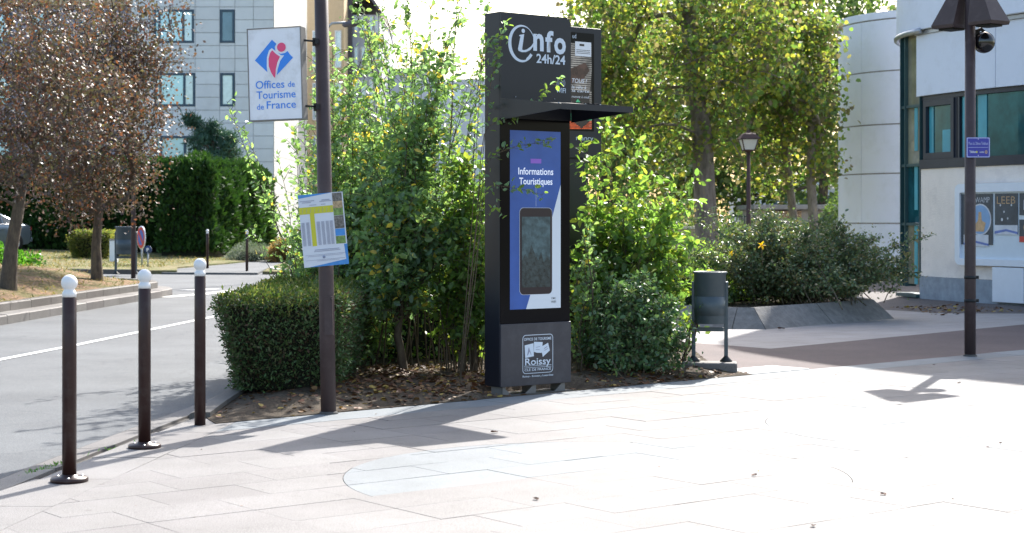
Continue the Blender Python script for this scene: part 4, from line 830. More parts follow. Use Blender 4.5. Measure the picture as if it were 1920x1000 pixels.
# blue name plate
PFr = Matrix.Translation((x2, y2 - .068, 2.32)); t = thing('name_plate', 'small blue plate with white border reading Place du Téléthon on the hooded post', 'sign', mat=PFr)
cx_ = .07; o1 = rrect(cx_ - .13, cx_ + .13, -.112, .112, .012); i1 = rrect(cx_ - .118, cx_ + .118, -.10, .10, .012); mb = MB(); mb.prism(o1, 0, .006, Matrix.Rotation(R(90), 4, 'X')); ob('plate', mb, 'plate_blue', t)
PP = Matrix.Translation((0, -.006, 0)); flat('border', ring(rrect(cx_ - .128, cx_ + .128, -.11, .11, .012), i1), 'plate_line', t, PP)
text('lettering', 'Place du 20ème Téléthon', 'plate_line', t, PP, w=.215, h=.034, x=cx_, z=.045, off=.01); flat('rule', [[(cx_ - .11, -.002), (cx_ + .11, -.002), (cx_ + .11, .003), (cx_ - .11, .003)]], 'plate_line', t, PP)
text('lettering', 'Téléthon', 'print_white', t, PP, w=.075, h=.026, x=cx_ - .06, z=-.048, off=.02); flat('emblem', [circ(cx_ - .018, -.05, .012, 14)], 'print_yellow', t, PP); text('lettering', 'LIONS', 'print_white', t, PP, w=.05, h=.018, x=cx_ + .04, z=-.052, off=.01)
flat('emblem', arcband(cx_ + .088, -.05, .012, .020, 0, 360, 18, .7) + [circ(cx_ + .088, -.05, .006, 10)], 'poster_tan', t, PP); ob('screw', MB().lathe([(.005, 0), (.004, .003)], cx_, .092, 10, mat=Matrix.Rotation(R(90), 4, 'X') @ Matrix.Translation((0, 0, .007))), 'print_white', t)
ob('screw', MB().lathe([(.005, 0), (.004, .003)], cx_, -.088, 10, mat=Matrix.Rotation(R(90), 4, 'X') @ Matrix.Translation((0, 0, .007))), 'print_white', t)

# tourism sign on the thick post
sc = Matrix.Translation((X_(520.5, 13.28), 13.28, Z_(140, 13.28))) @ Matrix.Rotation(R(-13), 4, 'Z') @ Matrix.Rotation(R(2.0), 4, 'Y') 
t = thing('hanging_sign', 'white illuminated box sign with blue and pink tourist office logo, bracketed to the thick post', 'sign', mat=Matrix.Translation((X_(520.5, 13.28), 13.28, Z_(140, 13.28))) @ Matrix.Rotation(R(-13), 4, 'Z') @ Matrix.Rotation(R(-1.6), 4, 'Y'))
SW, SH = .222, .360
ob('face', MB().box(-SW + .008, SW - .008, -.058, -.05, -SH + .008, SH - .008), 'sign_white', t); ob('casing', MB().box(-SW, SW, -.05, .05, -SH, SH), 'sign_edge', t, bevel=.003)
f = MB().box(-SW, SW, -.062, -.0505, SH - .008, SH).box(-SW, SW, -.062, -.0505, -SH, -SH + .008).box(-SW, -SW + .008, -.062, -.0505, -SH + .008, SH - .008).box(SW - .008, SW, -.062, -.0505, -SH + .008, SH - .008); ob('rim', f, 'sign_edge', t)
SF = Matrix.Translation((0, -.058, 0)); sp = lambda qx, qy: ((qx - 963) / 400 * .444, -(qy - 533) / 683 * .728)   # positions measured on the enlarged photograph
flat('logo_blue', [[sp(*q) for q in P] for P in ([(818, 428), (948, 284), (981, 316), (968, 335), (972, 372), (935, 395), (913, 440), (905, 490), (908, 518)],)], 'logo_blue', t, SF)
flat('logo_blue', [[sp(*q) for q in ((972, 548), (982, 495), (1000, 450), (1030, 405), (1062, 380), (1100, 422))]], 'logo_blue', t, SF)
cr = [sp(*q) for q in ((972, 366), (985, 380), (1010, 390), (1040, 385), (1062, 372), (1075, 392), (1045, 404), (1005, 402), (975, 385))]; flat('logo_blue', [cr], 'logo_blue', t, SF, .0022)
flat('logo_pink', [circ(*sp(1017, 342), .0355, 28)], 'logo_pink', t, SF, .004)
flat('logo_white', [[sp(*q) for q in ((946, 345), (1012, 400), (1035, 402), (1005, 440), (985, 500), (972, 570), (958, 570), (930, 525), (905, 480), (908, 410), (925, 360))]], 'sign_white', t, SF, .0030)
flat('logo_pink', [[sp(*q) for q in ((948, 360), (975, 388), (1005, 410), (985, 450), (972, 500), (966, 562), (955, 555), (935, 520), (920, 475), (920, 420), (932, 380))]], 'logo_pink', t, SF, .004)
for s_, w_, h_, qx, qy in (('Offices', 212, 58, 925, 608), ('de', 50, 42, 1083, 612), ('Tourisme', 288, 56, 968, 683), ('de', 52, 42, 850, 768), ('France', 216, 56, 1005, 758)):
    a = sp(qx, qy); text('lettering', s_, 'logo_blue', t, SF, w=w_ / 400 * .444, h=h_ / 683 * .728, x=a[0], z=a[1], off=.004)
WM_s = WM[t.name]
for z in (.255, -.255):
    a = WM_s @ Vector((SW, .0, z)); b = Vector((PX - .052 - .03 * (a.z / 3.2), PY, a.z + .005)); inv = WM_s.inverted()
    ob('bracket', MB().tube([inv @ a, inv @ b], .008, 8), 'bin_dark', t); c0 = Vector((PX + .0 - .0175 * a.z * 1.0, PY, a.z))
    ob('clamp', MB().box(-.072, -.045, -.03, .03, -.03, .03, inv @ Matrix.Translation(c0)).box(-.05, -.02, -.066, -.05, -.02, .02, inv @ Matrix.Translation(c0)), 'bin_dark', t)
# timetable panel
tm = Matrix.Translation((X_(604, 13.2), PY - .075, Z_(431, 13.2))) @ Matrix.Rotation(R(6), 4, 'Z') @ Matrix.Rotation(R(-5.2), 4, 'Y')
t = thing('timetable_sign', 'white laminated timetable with yellow bands and blue corners screwed to the thick post', 'sign', mat=tm); tw, th_ = .174, .283
ob('board', MB().box(-tw, tw, -.0, .008, -th_, th_), 'paper_white', t); TF = Matrix(); tp = lambda qx, qy: ((qx - 410) / 500 * 2 * tw + (qy - 510) / 760 * -.04, -(qy - 512) / 770 * 2 * th_ + (qx - 410) / 500 * -.0)
def tpx(qx, qy):                               # undo the tilt seen in the enlarged photograph
    e = Vector((qx - 410, qy - 512)); ex = Vector((500, -38)).normalized(); ey = Vector((62, 758)).normalized(); d = ex.x * ey.y - ex.y * ey.x
    a = (e.x * ey.y - e.y * ey.x) / d; b = (ex.x * e.y - ex.y * e.x) / d; return (a / 478 * 2 * tw, -b / 762 * 2 * th_)
def T4(a, b, c, d): return [tpx(a, b), tpx(c, b + (a - c) * .076), tpx(c + (d - b) * .08, d + (a - c) * .076), tpx(a + (d - b) * .08, d)]
def TR(x0, x1, z0, z1): return [(x0, z0), (x1, z0), (x1, z1), (x0, z1)]
kx = lambda f_: -tw + 2 * tw * f_; kz = lambda f_: th_ - 2 * th_ * f_
flat('blue_corner', [[(kx(0), kz(0)), (kx(.75), kz(0)), (kx(0), kz(.05))]], 'print_sky', t, TF); flat('blue_corner', [[(kx(1), kz(.72)), (kx(1), kz(1)), (kx(.12), kz(1)), (kx(.95), kz(.93)), (kx(.93), kz(.72))]], 'print_sky', t, TF)
flat('photo', [TR(kx(.76), kx(.975), kz(.125), kz(.01))], 'print_photo', t, TF); flat('photo', [TR(kx(.76), kx(.975), kz(.22), kz(.125))], 'print_photo_warm', t, TF); flat('photo', [TR(kx(.76), kx(.975), kz(.32), kz(.22))], 'print_photo_green', t, TF)
flat('photo', [TR(kx(.76), kx(.975), kz(.50), kz(.325))], 'print_photo', t, TF); flat('photo', [TR(kx(.76), kx(.975), kz(.60), kz(.505))], 'print_sky', t, TF); flat('photo', [TR(kx(.76), kx(.975), kz(.71), kz(.605))], 'print_photo_green', t, TF)
flat('yellow_band', [TR(kx(.0), kx(.755), kz(.27), kz(.175)), TR(kx(.23), kx(.33), kz(.715), kz(.27))], 'print_yellow', t, TF)
bars = []
for i in range(8): bars.append([(kx(.06 + .09 * i), kz(.255)), (kx(.066 + .09 * i), kz(.255)), (kx(.09 + .09 * i), kz(.195)), (kx(.084 + .09 * i), kz(.195))])
for ci, cxx in enumerate((.06, .165, .40, .50, .60, .69)):
    for r_ in range(29): zz = .385 + .0112 * r_; bars.append(TR(kx(cxx - .035), kx(cxx + .035), kz(zz + .006), kz(zz)))
for (a, b, z_, h_) in ((.03, .36, .085, .012), (.08, .28, .105, .012), (.52, .70, .085, .012), (.47, .74, .103, .012), (.24, .40, .145, .01), (.5, .6, .145, .01), (.27, .82, .765, .011), (.25, .84, .785, .011), (.05, .95, .835, .006), (.1, .9, .852, .006), (.05, .93, .905, .006), (.3, .8, .92, .006)):
    n_ = int((b - a) / .022)
    for i in range(n_): bars.append(TR(kx(a + (b - a) * i / n_), kx(a + (b - a) * (i + .72) / n_), kz(z_ + h_), kz(z_)))
flat('small_print', bars, 'print_grey', t, TF, .0035, kind='stuff'); flat('emblem', [circ(kx(.46), kz(.875), .0105, 14)], 'poster_blue', t, TF, .004)
ob('bolt', MB().lathe([(.007, 0), (.007, .006)], n=12, mat=Matrix.Translation((kx(.46), -.004, kz(.875))) @ Matrix.Rotation(R(90), 4, 'X')), 'galvanised', t)

# ------------------------------------------------------------------ THE KIOSK
A = Vector((-.1064, 14.80, 0)); rzk = math.atan2(U.y, U.x); KM = Matrix.Translation(A) @ Matrix.Rotation(rzk, 4, 'Z')
k = thing('information_kiosk', 'tall dark grey tourist information kiosk with side canopy, lit touch screen and white logos', 'kiosk', mat=KM); W = .79; D = .21
kz_ = lambda py: H - (py - HZ) * 14.80 / F
ztop, zfa, zgl, zbt = 3.32, 2.40, .61, .065
ob('cabinet', MB().box(0.012, W - .012, .018, D, zbt + .01, ztop - .012), 'dark_kiosk', k); ob('side_cover', MB().box(-.001, .0118, .0, D + .004, zbt, ztop - .004), 'dark_kiosk', k, bevel=.002); ob('side_cover', MB().box(W - .0118, W + .001, .0, D + .004, zbt, ztop - .004), 'dark_kiosk', k, bevel=.002)
fp = [(0, zfa), (W, zfa), (W, ztop - .05), (W - .015, ztop - .02), (W - .045, ztop - .004), (.0, ztop)]
mb = MB(); mb.prism([(p[0], p[1]) for p in fp], .0, .018, Matrix.Rotation(R(90), 4, 'X') @ Matrix.Translation((0, 0, 0))); ob('fascia_panel', mb, 'dark_kiosk', k)
ob('seam', MB().box(.0, W, -.0195, .0, 2.555, 2.559), 'bin_dark', k); ob('lid', MB().box(.0, W - .03, -.002, D, ztop - .003, ztop + .004), 'dark_kiosk', k)
ob('glass_front', MB().box(.002, W - .002, -.006, .0175, zgl + .002, zfa - .002), 'black_glass', k, bevel=.002)
ob('lower_panel', MB().box(0.0, W, -.02, .0175, zbt, zgl), 'grey_kiosk', k, bevel=.003)
KF = Matrix.Translation((0, -.018, 0)); s0, s1, d0, d1 = .106, .678, .735, 2.30
KG = Matrix.Translation((0, -.007, 0)); KB = Matrix.Translation((0, -.02, 0))
dsp = flat('display', [TR(s0, s1, d0, d1)], 'screen_blue', k, KG, .001)
flat('display_white', [[(s1, d0), (s1, 1.83), (.50, 1.30), (.285, d0)]], 'screen_white', dsp, KG, .0025)
flat('phone', [rrect(.2095, .5805, .8595, 1.6245, .043)], 'screen_white', dsp, KG, .0035); flat('phone', [rrect(.212, .578, .862, 1.622, .042)], 'phone_case', dsp, KG, .0045); flat('phone_picture', [TR(.235, .555, .925, 1.545)], 'phone_picture', dsp, KG, .006)
flat('phone_picture', [[(.235, .925), (.555, .925), (.555, 1.15), (.52, 1.2), (.48, 1.14), (.45, 1.24), (.42, 1.16), (.38, 1.22), (.34, 1.3), (.30, 1.18), (.27, 1.22), (.235, 1.16)]], 'phone_rock', dsp, KG, .007)
flat('phone_line', [TR(.3945, .397, 1.635, 1.80)], 'screen_white', dsp, KG, .003)
text('lettering', 'Informations', 'screen_text', dsp, KG, w=.395, h=.062, x=.395, z=1.945, off=.012, lift=.003); text('lettering', 'Touristiques', 'screen_text', dsp, KG, w=.375, h=.078, x=.395, z=1.848, off=.012, lift=.003)
flat('tag', [TR(.335, .455, 2.015, 2.055)], 'screen_tag', dsp, KG, .003); text('lettering', 'CMC', 'phone_rock', dsp, KG, w=.055, h=.018, x=.595, z=.822, lift=.004, off=.01); text('lettering', 'WIFI', 'phone_rock', dsp, KG, w=.055, h=.022, x=.595, z=.79, lift=.004, off=.01)
# info logo, measured on the enlargement: x 100..780 px -> 0..W, z from the top edge
lx = lambda q: (q - 30) / 750 * W; lz = lambda q: ztop - (q - 25) / 1.0 * (3.32 - 2.555) / 880 * 1.0
cxl, czl = lx(245), lz(325); swirl = []
NN = 40; Po = []; Pi = []
for i in range(NN + 1):
    f = i / NN; a = R(-20 + 345 * f - 0); ex = 1.0; ro = 182 + 4 * f; wdt = 7 + 27 * max(0, math.sin(math.pi * min(1, max(0, (f - .22) / .78))) ** 1.0) * (1 if f > .22 else 0)
    if f > .92: wdt = max(wdt, 30)
    Po.append((lx(245 + 142 * math.cos(a)), lz(325 - (188 + 0) * math.sin(a)))); Pi.append((lx(245 + (142 - wdt) * math.cos(a)), lz(325 - (188 - wdt) * math.sin(a))))
flat('logo_swirl', [[Po[i], Po[i + 1], Pi[i + 1], Pi[i]] for i in range(NN)], 'light_print', k, KF, .002)
flat('logo_i', [[(lx(a), lz(b)) for a, b in P] for P in ([(222, 240), (272, 228), (255, 345), (250, 385), (268, 390), (300, 380), (345, 345), (375, 300), (368, 345), (335, 385), (290, 408), (245, 412), (212, 400), (206, 380), (232, 255), (218, 250)],)], 'light_print', k, KF, .0022)
flat('logo_i', [circ(lx(262), lz(196), .019, 20)], 'light_print', k, KF)
text('lettering', 'n', 'light_print', k, KF, w=lx(480) - lx(368), h=lz(212) - lz(387), x=lx(424), z=lz(300), off=.035); text('lettering', 'f', 'light_print', k, KF, w=lx(585) - lx(498), h=lz(172) - lz(392), x=lx(542), z=lz(282), off=.035)
text('lettering', 'o', 'light_print', k, KF, w=lx(722) - lx(594), h=lz(236) - lz(406), x=lx(658), z=lz(321), off=.035); text('lettering', '24h/24', 'light_print', k, KF, w=lx(716) - lx(402), h=lz(415) - lz(510), x=lx(559), z=lz(462), off=.022)
text('lettering', 'WIFI', 'light_print', k, KF, w=lx(720) - lx(614), h=lz(748) - lz(798), x=lx(667), z=lz(773), off=.012)
wb = [circ(lx(668), lz(695), .009, 14)]
for r_, g_ in ((.022, .003), (.034, .003), (.046, .003)): wb += arcband(lx(668), lz(695), r_, r_ + g_, -42, 42, 8, 1) + arcband(lx(668), lz(695), r_, r_ + g_, 138, 222, 8, 1)
flat('wifi_mark', wb, 'light_print', k, KF)
for sx_ in (.16, .60): ob('screw', MB().lathe([(.006, 0), (.004, .004)], n=10, mat=Matrix.Translation((sx_, -.019, 2.59)) @ Matrix.Rotation(R(90), 4, 'X')), 'galvanised', k)
ob('screw', MB().lathe([(.006, 0), (.004, .004)], n=10, mat=Matrix.Translation((.44, -.0205, .135)) @ Matrix.Rotation(R(90), 4, 'X')), 'galvanised', k)
# crest on the lower panel
bx = lambda q: .235 + (q - 203) / 427 * .345; bz = lambda q: .505 - (q - 140) / 495 * .335
flat('crest_border', ring(rrect(bx(203), bx(630), bz(638), bz(135), .035), rrect(bx(210), bx(623), bz(631), bz(143), .031)), 'light_print', k, KB)
text('lettering', 'OFFICE DE TOURISME', 'light_print', k, KB, w=bx(605) - bx(222), h=.024, x=bx(413), z=bz(192), off=.012); text('lettering', 'Roissy', 'light_print', k, KB, w=bx(597) - bx(238), h=bz(440) - bz(560), x=bx(417), z=bz(498), off=.012)
text('lettering', 'CLÉ DE FRANCE', 'light_print', k, KB, w=bx(600) - bx(230), h=.026, x=bx(415), z=bz(585), off=.012); text('lettering', 'Roissy - Ecouen - Luzarches', 'light_print', k, KB, w=.345, h=.022, x=bx(417), z=bz(675), off=.012)
flat('crest_rule', [TR(bx(225), bx(608), bz(541), bz(536)), TR(bx(225), bx(608), bz(563), bz(558))], 'light_print', k, KB)
flat('crest_card', [[(bx(a), bz(b)) for a, b in P] for P in ([(232, 268), (355, 246), (360, 415), (240, 432)], [(362, 228), (484, 238), (470, 378), (400, 372), (360, 358)], [(478, 290), (560, 250), (585, 352), (485, 432), (470, 360)])], 'light_print', k, KB)
flat('crest_drawing', [[(bx(a), bz(b)) for a, b in P] for P in ([(286, 300), (292, 300), (325, 395), (318, 395), (300, 350), (278, 395), (262, 405), (270, 380)], [(385, 300), (445, 290), (445, 296), (385, 306)], [(385, 325), (440, 330), (440, 336), (385, 331)], [(500, 320), (545, 295), (548, 303), (503, 328)], [(505, 345), (555, 320), (556, 326), (508, 353)])], 'print_grey', k, KB, .0035)
# canopy
cw = .84
v = [(0, -.019, 2.565), (W, -.019, 2.565), (W, -cw, 2.475), (0, -cw, 2.475), (0, -.019, 2.545), (W, -.019, 2.545), (W, -cw, 2.445), (0, -cw, 2.445)]
can = ob('canopy', MB().add(v, [(0, 3, 2, 1), (4, 5, 6, 7), (0, 4, 7, 3), (1, 2, 6, 5), (3, 7, 6, 2), (0, 1, 5, 4)]), 'dark_kiosk', k)
for xx in (-.004, W + .0005):
    v = [(xx, -.02, 2.575), (xx, -cw, 2.482), (xx, -cw, 2.44), (xx, -.02, 2.385)]; v2 = [(a + .0035, b, c) for a, b, c in v]; ob('gusset', MB().add(v + v2, [(0, 1, 2, 3), (7, 6, 5, 4), (0, 4, 5, 1), (1, 5, 6, 2), (2, 6, 7, 3), (3, 7, 4, 0)]), 'dark_kiosk', can)
ob('front_lip', MB().box(-.004, W + .004, -cw - .004, -cw - .0005, 2.435, 2.487), 'dark_kiosk', can); ob('spot_lamp', MB().box(.56, .62, -.2, -.12, 2.505, 2.515), 'galvanised', can)
for sx_ in (.25, .55, .72): ob('bolt', MB().lathe([(.008, 0), (.005, .01)], sx_, -.5, 8, mat=Matrix.Translation((0, 0, 2.512))), 'galvanised', can)
for sx_ in (.03, .37, .70):
    ob('foot', MB().box(sx_, sx_ + .035, .0, .16, -.03, .075).add([(sx_ + .0, -.001, -.02), (sx_ + .0, -.001, .065), (sx_ - .10 if sx_ > .3 else sx_ + .12, -.001, -.02), (sx_ + .0, .012, -.02), (sx_, .012, .065), (sx_ - .10 if sx_ > .3 else sx_ + .12, .012, -.02)], [(0, 1, 2), (5, 4, 3), (0, 3, 4, 1), (1, 4, 5, 2), (2, 5, 3, 0)]), 'sign_edge', k)
ob('base_plate', MB().box(-.02, W + .02, -.03, D + .02, -.03, -.005), 'old_concrete', k)

# LED totem behind
EA = Vector((X_(1036, 17.6), 17.6, 0)); EM = Matrix.Translation(EA) @ Matrix.Rotation(rzk, 4, 'Z')
e = thing('display_totem', 'dark LED message totem standing behind the kiosk, showing a bright notice', 'totem', mat=EM); ew = .66; ez0, ez1 = 2.16, 3.53
def es(px, py):                                # totem-plane point seen at a photo position
    a = (px - 960) / F; s = (a * EA.y - EA.x) / (U.x - a * U.y); Y = EA.y + U.y * s; return (s, H - (py - HZ) * Y / F)
ew = es(1128, 60)[0]; r0_ = es(1113, 62)[0]
ob('casing', MB().box(0, ew, 0, .16, ez0, ez1), 'dark_kiosk', e, bevel=.008); ob('screen_glass', MB().box(.05, r0_, -.008, -.0005, es(1100, 246)[1], es(1100, 63)[1]), 'black_glass', e)
ob('column', MB().box(.16, ew - .16, .03, .13, -.02, ez0), 'dark_kiosk', e); EF = Matrix.Translation((0, -.008, 0))
sL = es(1064, 100)[0]; sR = es(1108, 100)[0]; zA, zB = es(1090, 82)[1], es(1090, 243)[1]
led = flat('led_field', [TR(.08, sR, zB, zA)], 'led_dark', e, EF, .001)
rowsA = []; rowsB = []; 
for i in range(40):
    z = zA - (zA - zB) * (i + .2) / 40; f_ = i / 40; hh = (zA - zB) / 40 * .62
    if i < 22: rowsA.append(TR(.08, sR - (.0 if i < 12 else .012 * (i - 12) * .2), z - hh, z))
    elif i < 26: rowsA.append(TR(sR - .03, sR, z - hh, z))
    else: rowsB.append(TR(sR - .03, sR, z - hh, z))
flat('led_row', rowsA + rowsB, 'led_dim', led, EF, .003)
flat('led_notice', [TR(es(1077, 95)[0], es(1107, 95)[0], es(1090, 106)[1], es(1090, 79)[1])], 'led_white', led, EF, .004); flat('led_mark', [TR(es(1085, 95)[0], es(1094, 95)[0], es(1090, 87)[1], es(1090, 83)[1])] + [TR(es(1079, 95)[0], es(1105, 95)[0], es(1090, 101 - 3 * i)[1], es(1090, 100 - 3 * i)[1]) for i in range(3)], 'led_dark', led, EF, .0055)
flat('led_picture', [[es(1066, 130), es(1096, 118), es(1104, 132), es(1092, 150), es(1066, 158)]], 'led_brown', led, EF, .0045)
text('lettering', 'TOUS !', 'led_white', led, EF, w=es(1099, 150)[0] - es(1071, 150)[0], h=.045, x=es(1085, 150)[0], z=es(1085, 152)[1], off=.012, lift=.005, shear=.2); text('lettering', 'le vélo à', 'led_white', led, EF, w=es(1098, 165)[0] - es(1071, 165)[0], h=.03, x=es(1084, 165)[0], z=es(1085, 164)[1], off=.01, lift=.005, shear=.2)
text('lettering', 'la carte', 'led_white', led, EF, w=es(1104, 171)[0] - es(1071, 171)[0], h=.028, x=es(1087, 171)[0], z=es(1087, 171)[1], off=.01, lift=.005, shear=.2); text('lettering', 'monte à midi', 'led_white', led, EF, w=es(1104, 182)[0] - es(1071, 182)[0], h=.026, x=es(1087, 182)[0], z=es(1087, 182)[1], lift=.005, shear=.2)
gl, ol = [], []
for i in range(11):
    yy = 213.5 + 2.7 * i; q_ = lambda a, b: [es(a, yy + 1.7), es(b, yy + 1.7), es(b, yy), es(a, yy)]
    if i < 5: gl.append(q_(1066, 1085 - i)); gl.append(q_(1089 + i, 1108))
    else: k_ = (i - 5) * 3.0; ol.append(q_(1066, min(1088, 1072 + k_ * 1.2))); ol.append(q_(max(1089, 1104 - k_), 1108))
flat('led_picture', ol, 'led_orange', led, EF, .0045); flat('led_picture', gl + [[es(1078, 192), es(1082, 186), es(1087, 192)]], 'led_green', led, EF, .004)
text('lettering', 'ud', 'light_print', e, EF, w=es(1079, 68)[0] - es(1072, 68)[0], h=.045, x=es(1075.5, 68)[0], z=es(1075, 68)[1]); text('lettering', 'rrancy', 'light_print', e, Matrix(), w=es(1112, 262)[0] - es(1080, 262)[0], h=.05, x=es(1096, 262)[0], z=es(1096, 262)[1])

# ------------------------------------------------------------------ LITTER BINS
def litter_bin(label, loc, rz, block=True):
    t = thing('litter_bin', label, 'litter bin', (0, 0, 0), 0); R_ = .158; L_ = .0 + (.12 if block else 0)
    ob('bucket', MB().lathe([(R_ * .93, L_ + .37), (R_ * .95, L_ + .375), (R_, L_ + .86), (R_ + .014, L_ + .868), (R_ + .014, L_ + .882), (R_ + .002, L_ + .885), (R_ - .008, L_ + .878), (R_ - .012, L_ + .42), (.01, L_ + .415)], n=36), 'bin_green', t)
    for s in (-1, 1):
        xx = s * (R_ + .002); ob('leg', MB().box(xx - .019, xx + .019, -.012, .012, L_ + .01, L_ + .78), 'bin_green', t, bevel=.004); ob('foot_plate', MB().lathe([(.062, L_ - .005), (.058, L_ + .006), (.022, L_ + .042), (.02, L_ + .05)], xx, 0, 16), 'bin_dark', t)
        ob('hinge', MB().lathe([(.010, 0), (.010, .04)], n=10, mat=Matrix.Translation((xx - .02, 0, L_ + .775)) @ Matrix.Rotation(R(90), 4, 'Y')), 'galvanised', t)
    ob('crossbar', MB().box(-R_ + .018, R_ - .018, -.012, .012, L_ + .29, L_ + .33), 'bin_green', t, bevel=.003); ob('catch', MB().box(-R_ + .02, -R_ + .045, -.01, .01, L_ + .325, L_ + .38), 'bin_dark', t)
    ob('label_patch', MB().lathe([(R_ * .9577 + .0015, L_ + .45), (R_ * .9773 + .0015, L_ + .64)], n=36), 'bin_green', t)
    if block:
        ob('footing', MB().box(-.27, .27, -.16, .10, -.02, .112), 'grey_concrete', t, bevel=.02)
    return place(t, loc, rz)
x, y = G(1332, 700); litter_bin('dark green round litter bin on two legs, bolted to a concrete block beside the shrubs', (x, y + .05, 0), R(-8))
x, y = G(236, 514); litter_bin('far dark green litter bin hanging beside a brown pole across the road', (x, y, 0), 0, False).scale = (1.75, 1.75, 1.5)
# far brown pole and small road signs
x, y = G(250, 519); t = thing('lamp_post', 'slim far brown pole rising into the plum tree crown beside the far litter bin', 'lamp post', (x, y, 0)); ob('pole', MB().lathe([(.062, -.05), (.058, 5.2)], n=16), 'post_paint', t); ob('lamp_head', MB().lathe([(.05, 5.2), (.22, 5.3), (.05, 5.6), (.01, 5.62)], n=4), 'post_paint', t)
SG = thing('road_sign', 'round no parking sign seen almost edge on in the dry grass', 'sign', (X_(266, 53), 53, .1), R(-58)); rr = .36; RX = Matrix.Rotation(R(90), 4, 'X')
ob('post', MB().lathe([(.03, -.1), (.03, .75)], n=10), 'sign_pole', SG); ob('disc', MB().lathe([(rr, 0), (rr, .03)], n=32, mat=Matrix.Translation((0, .0, .86)) @ RX), 'sign_white', SG)
SFm = Matrix.Translation((0, -.032, .86)); flat('face', [circ(0, 0, rr * .93, 32)], 'sign_red', SG, SFm); flat('face', [circ(0, 0, rr * .66, 32)], 'sign_blue', SG, SFm, .004); flat('face', [[(-.28, .20), (-.20, .28), (.28, -.20), (.20, -.28)]], 'sign_red', SG, SFm, .006)
SG = thing('road_sign', 'small round dark blue parking sign beside the no parking sign', 'sign', (X_(277.5, 52), 52, .1), R(-8)); ob('post', MB().lathe([(.025, -.1), (.025, .42)], n=10), 'sign_pole', SG); ob('disc', MB().lathe([(.125, 0), (.125, .02)], n=24, mat=Matrix.Translation((0, 0, .50)) @ RX), 'sign_navy', SG)
text('lettering', 'P', 'print_white', SG, Matrix.Translation((0, -.022, .50)), w=.075, h=.11, off=.03)
lb = thing('electrical_cabinet', 'small pale cabinet half hidden behind the clipped square shrub', 'cabinet', (X_(212, 55), 55, .1)); ob('body', MB().box(-.12, .12, 0, .25, 0, .75), 'board_white', lb, bevel=.02); ob('cap', MB().box(-.14, .14, -.02, .27, .752, .79), 'sign_edge', lb)
# street lantern among the trees
LY = 37.0; x, y = X_(1403.5, LY), LY; t = thing('street_lantern', 'traditional brown street lantern with white panes in front of the trees', 'street lantern', (x, y, 0)); lzf = lambda py: Z_(py, LY)
ob('pole', MB().lathe([(.11, 0), (.10, .5), (.065, .62), (.055, 1.0), (.075, 1.05), (.052, 1.12), (.040, lzf(285) - .0)], n=16), 'rust_paint', t)
zb_, zt_ = lzf(282), lzf(262); v = []
for r_, z in ((.115, zb_), (.175, zt_), (.225, zt_ + .01), (.14, lzf(252)), (.045, lzf(248)), (.03, lzf(244))): v += [(r_ * sx_, r_ * sy_, z) for sx_, sy_ in ((-1, -1), (1, -1), (1, 1), (-1, 1))]
rot = Matrix.Rotation(R(4), 4, 'Z'); v = [rot @ Vector(q) for q in v]; q4 = lambda a: [(a * 4 + i, a * 4 + (i + 1) % 4, a * 4 + 4 + (i + 1) % 4, a * 4 + 4 + i) for i in range(4)]
ob('roof', MB().add(v[8:], q4(0) + q4(1) + q4(2) + [(0, 3, 2, 1), (12, 13, 14, 15)]), 'rust_paint', t)
for i in range(4):
    a, b, c, d = v[i], v[(i + 1) % 4], v[4 + (i + 1) % 4], v[4 + i]; mb = MB(); ins = lambda p_, q_: p_ + (q_ - p_) * .08
    n_ = (b - a).cross(c - a).normalized() * .006; mb.add([a + n_ * 0, b, c, d], [(0, 1, 2, 3)]); ob('pane', mb, 'lantern_glass', t); ob('corner_bar', MB().tube([a, d], .014, 6), 'rust_paint', t); ob('rail', MB().tube([a, b], .013, 6), 'rust_paint', t)
ob('holder', MB().lathe([(.05, lzf(286)), (.10, zb_ - .01), (.11, zb_)], n=12), 'rust_paint', t)
# tall road lamp behind the big shrub
t = thing('road_lamp', 'tall road lamp with dark flat head showing over the shrub right of the thick post', 'street lamp', (X_(612, 45), 45, 0)); hz_ = Z_(44, 45)
ob('pole', MB().lathe([(.09, 0), (.06, hz_ - .1)], n=12), 'sign_pole', t); ob('arm', MB().tube([(0, 0, hz_ - .15), (.15, 0, hz_), (.5, 0, hz_ + .02)], .035), 'sign_pole', t)
ob('lamp_head', MB().lathe([(.02, -.09), (.14, -.07), (.17, 0), (.13, .06), (.02, .085)], n=16, mat=Matrix.Translation((.72, 0, hz_)) @ Matrix.Rotation(R(-8), 4, 'Y') @ Matrix.Diagonal((1.9, 1, 1, 1))), 'slate_roof', t)

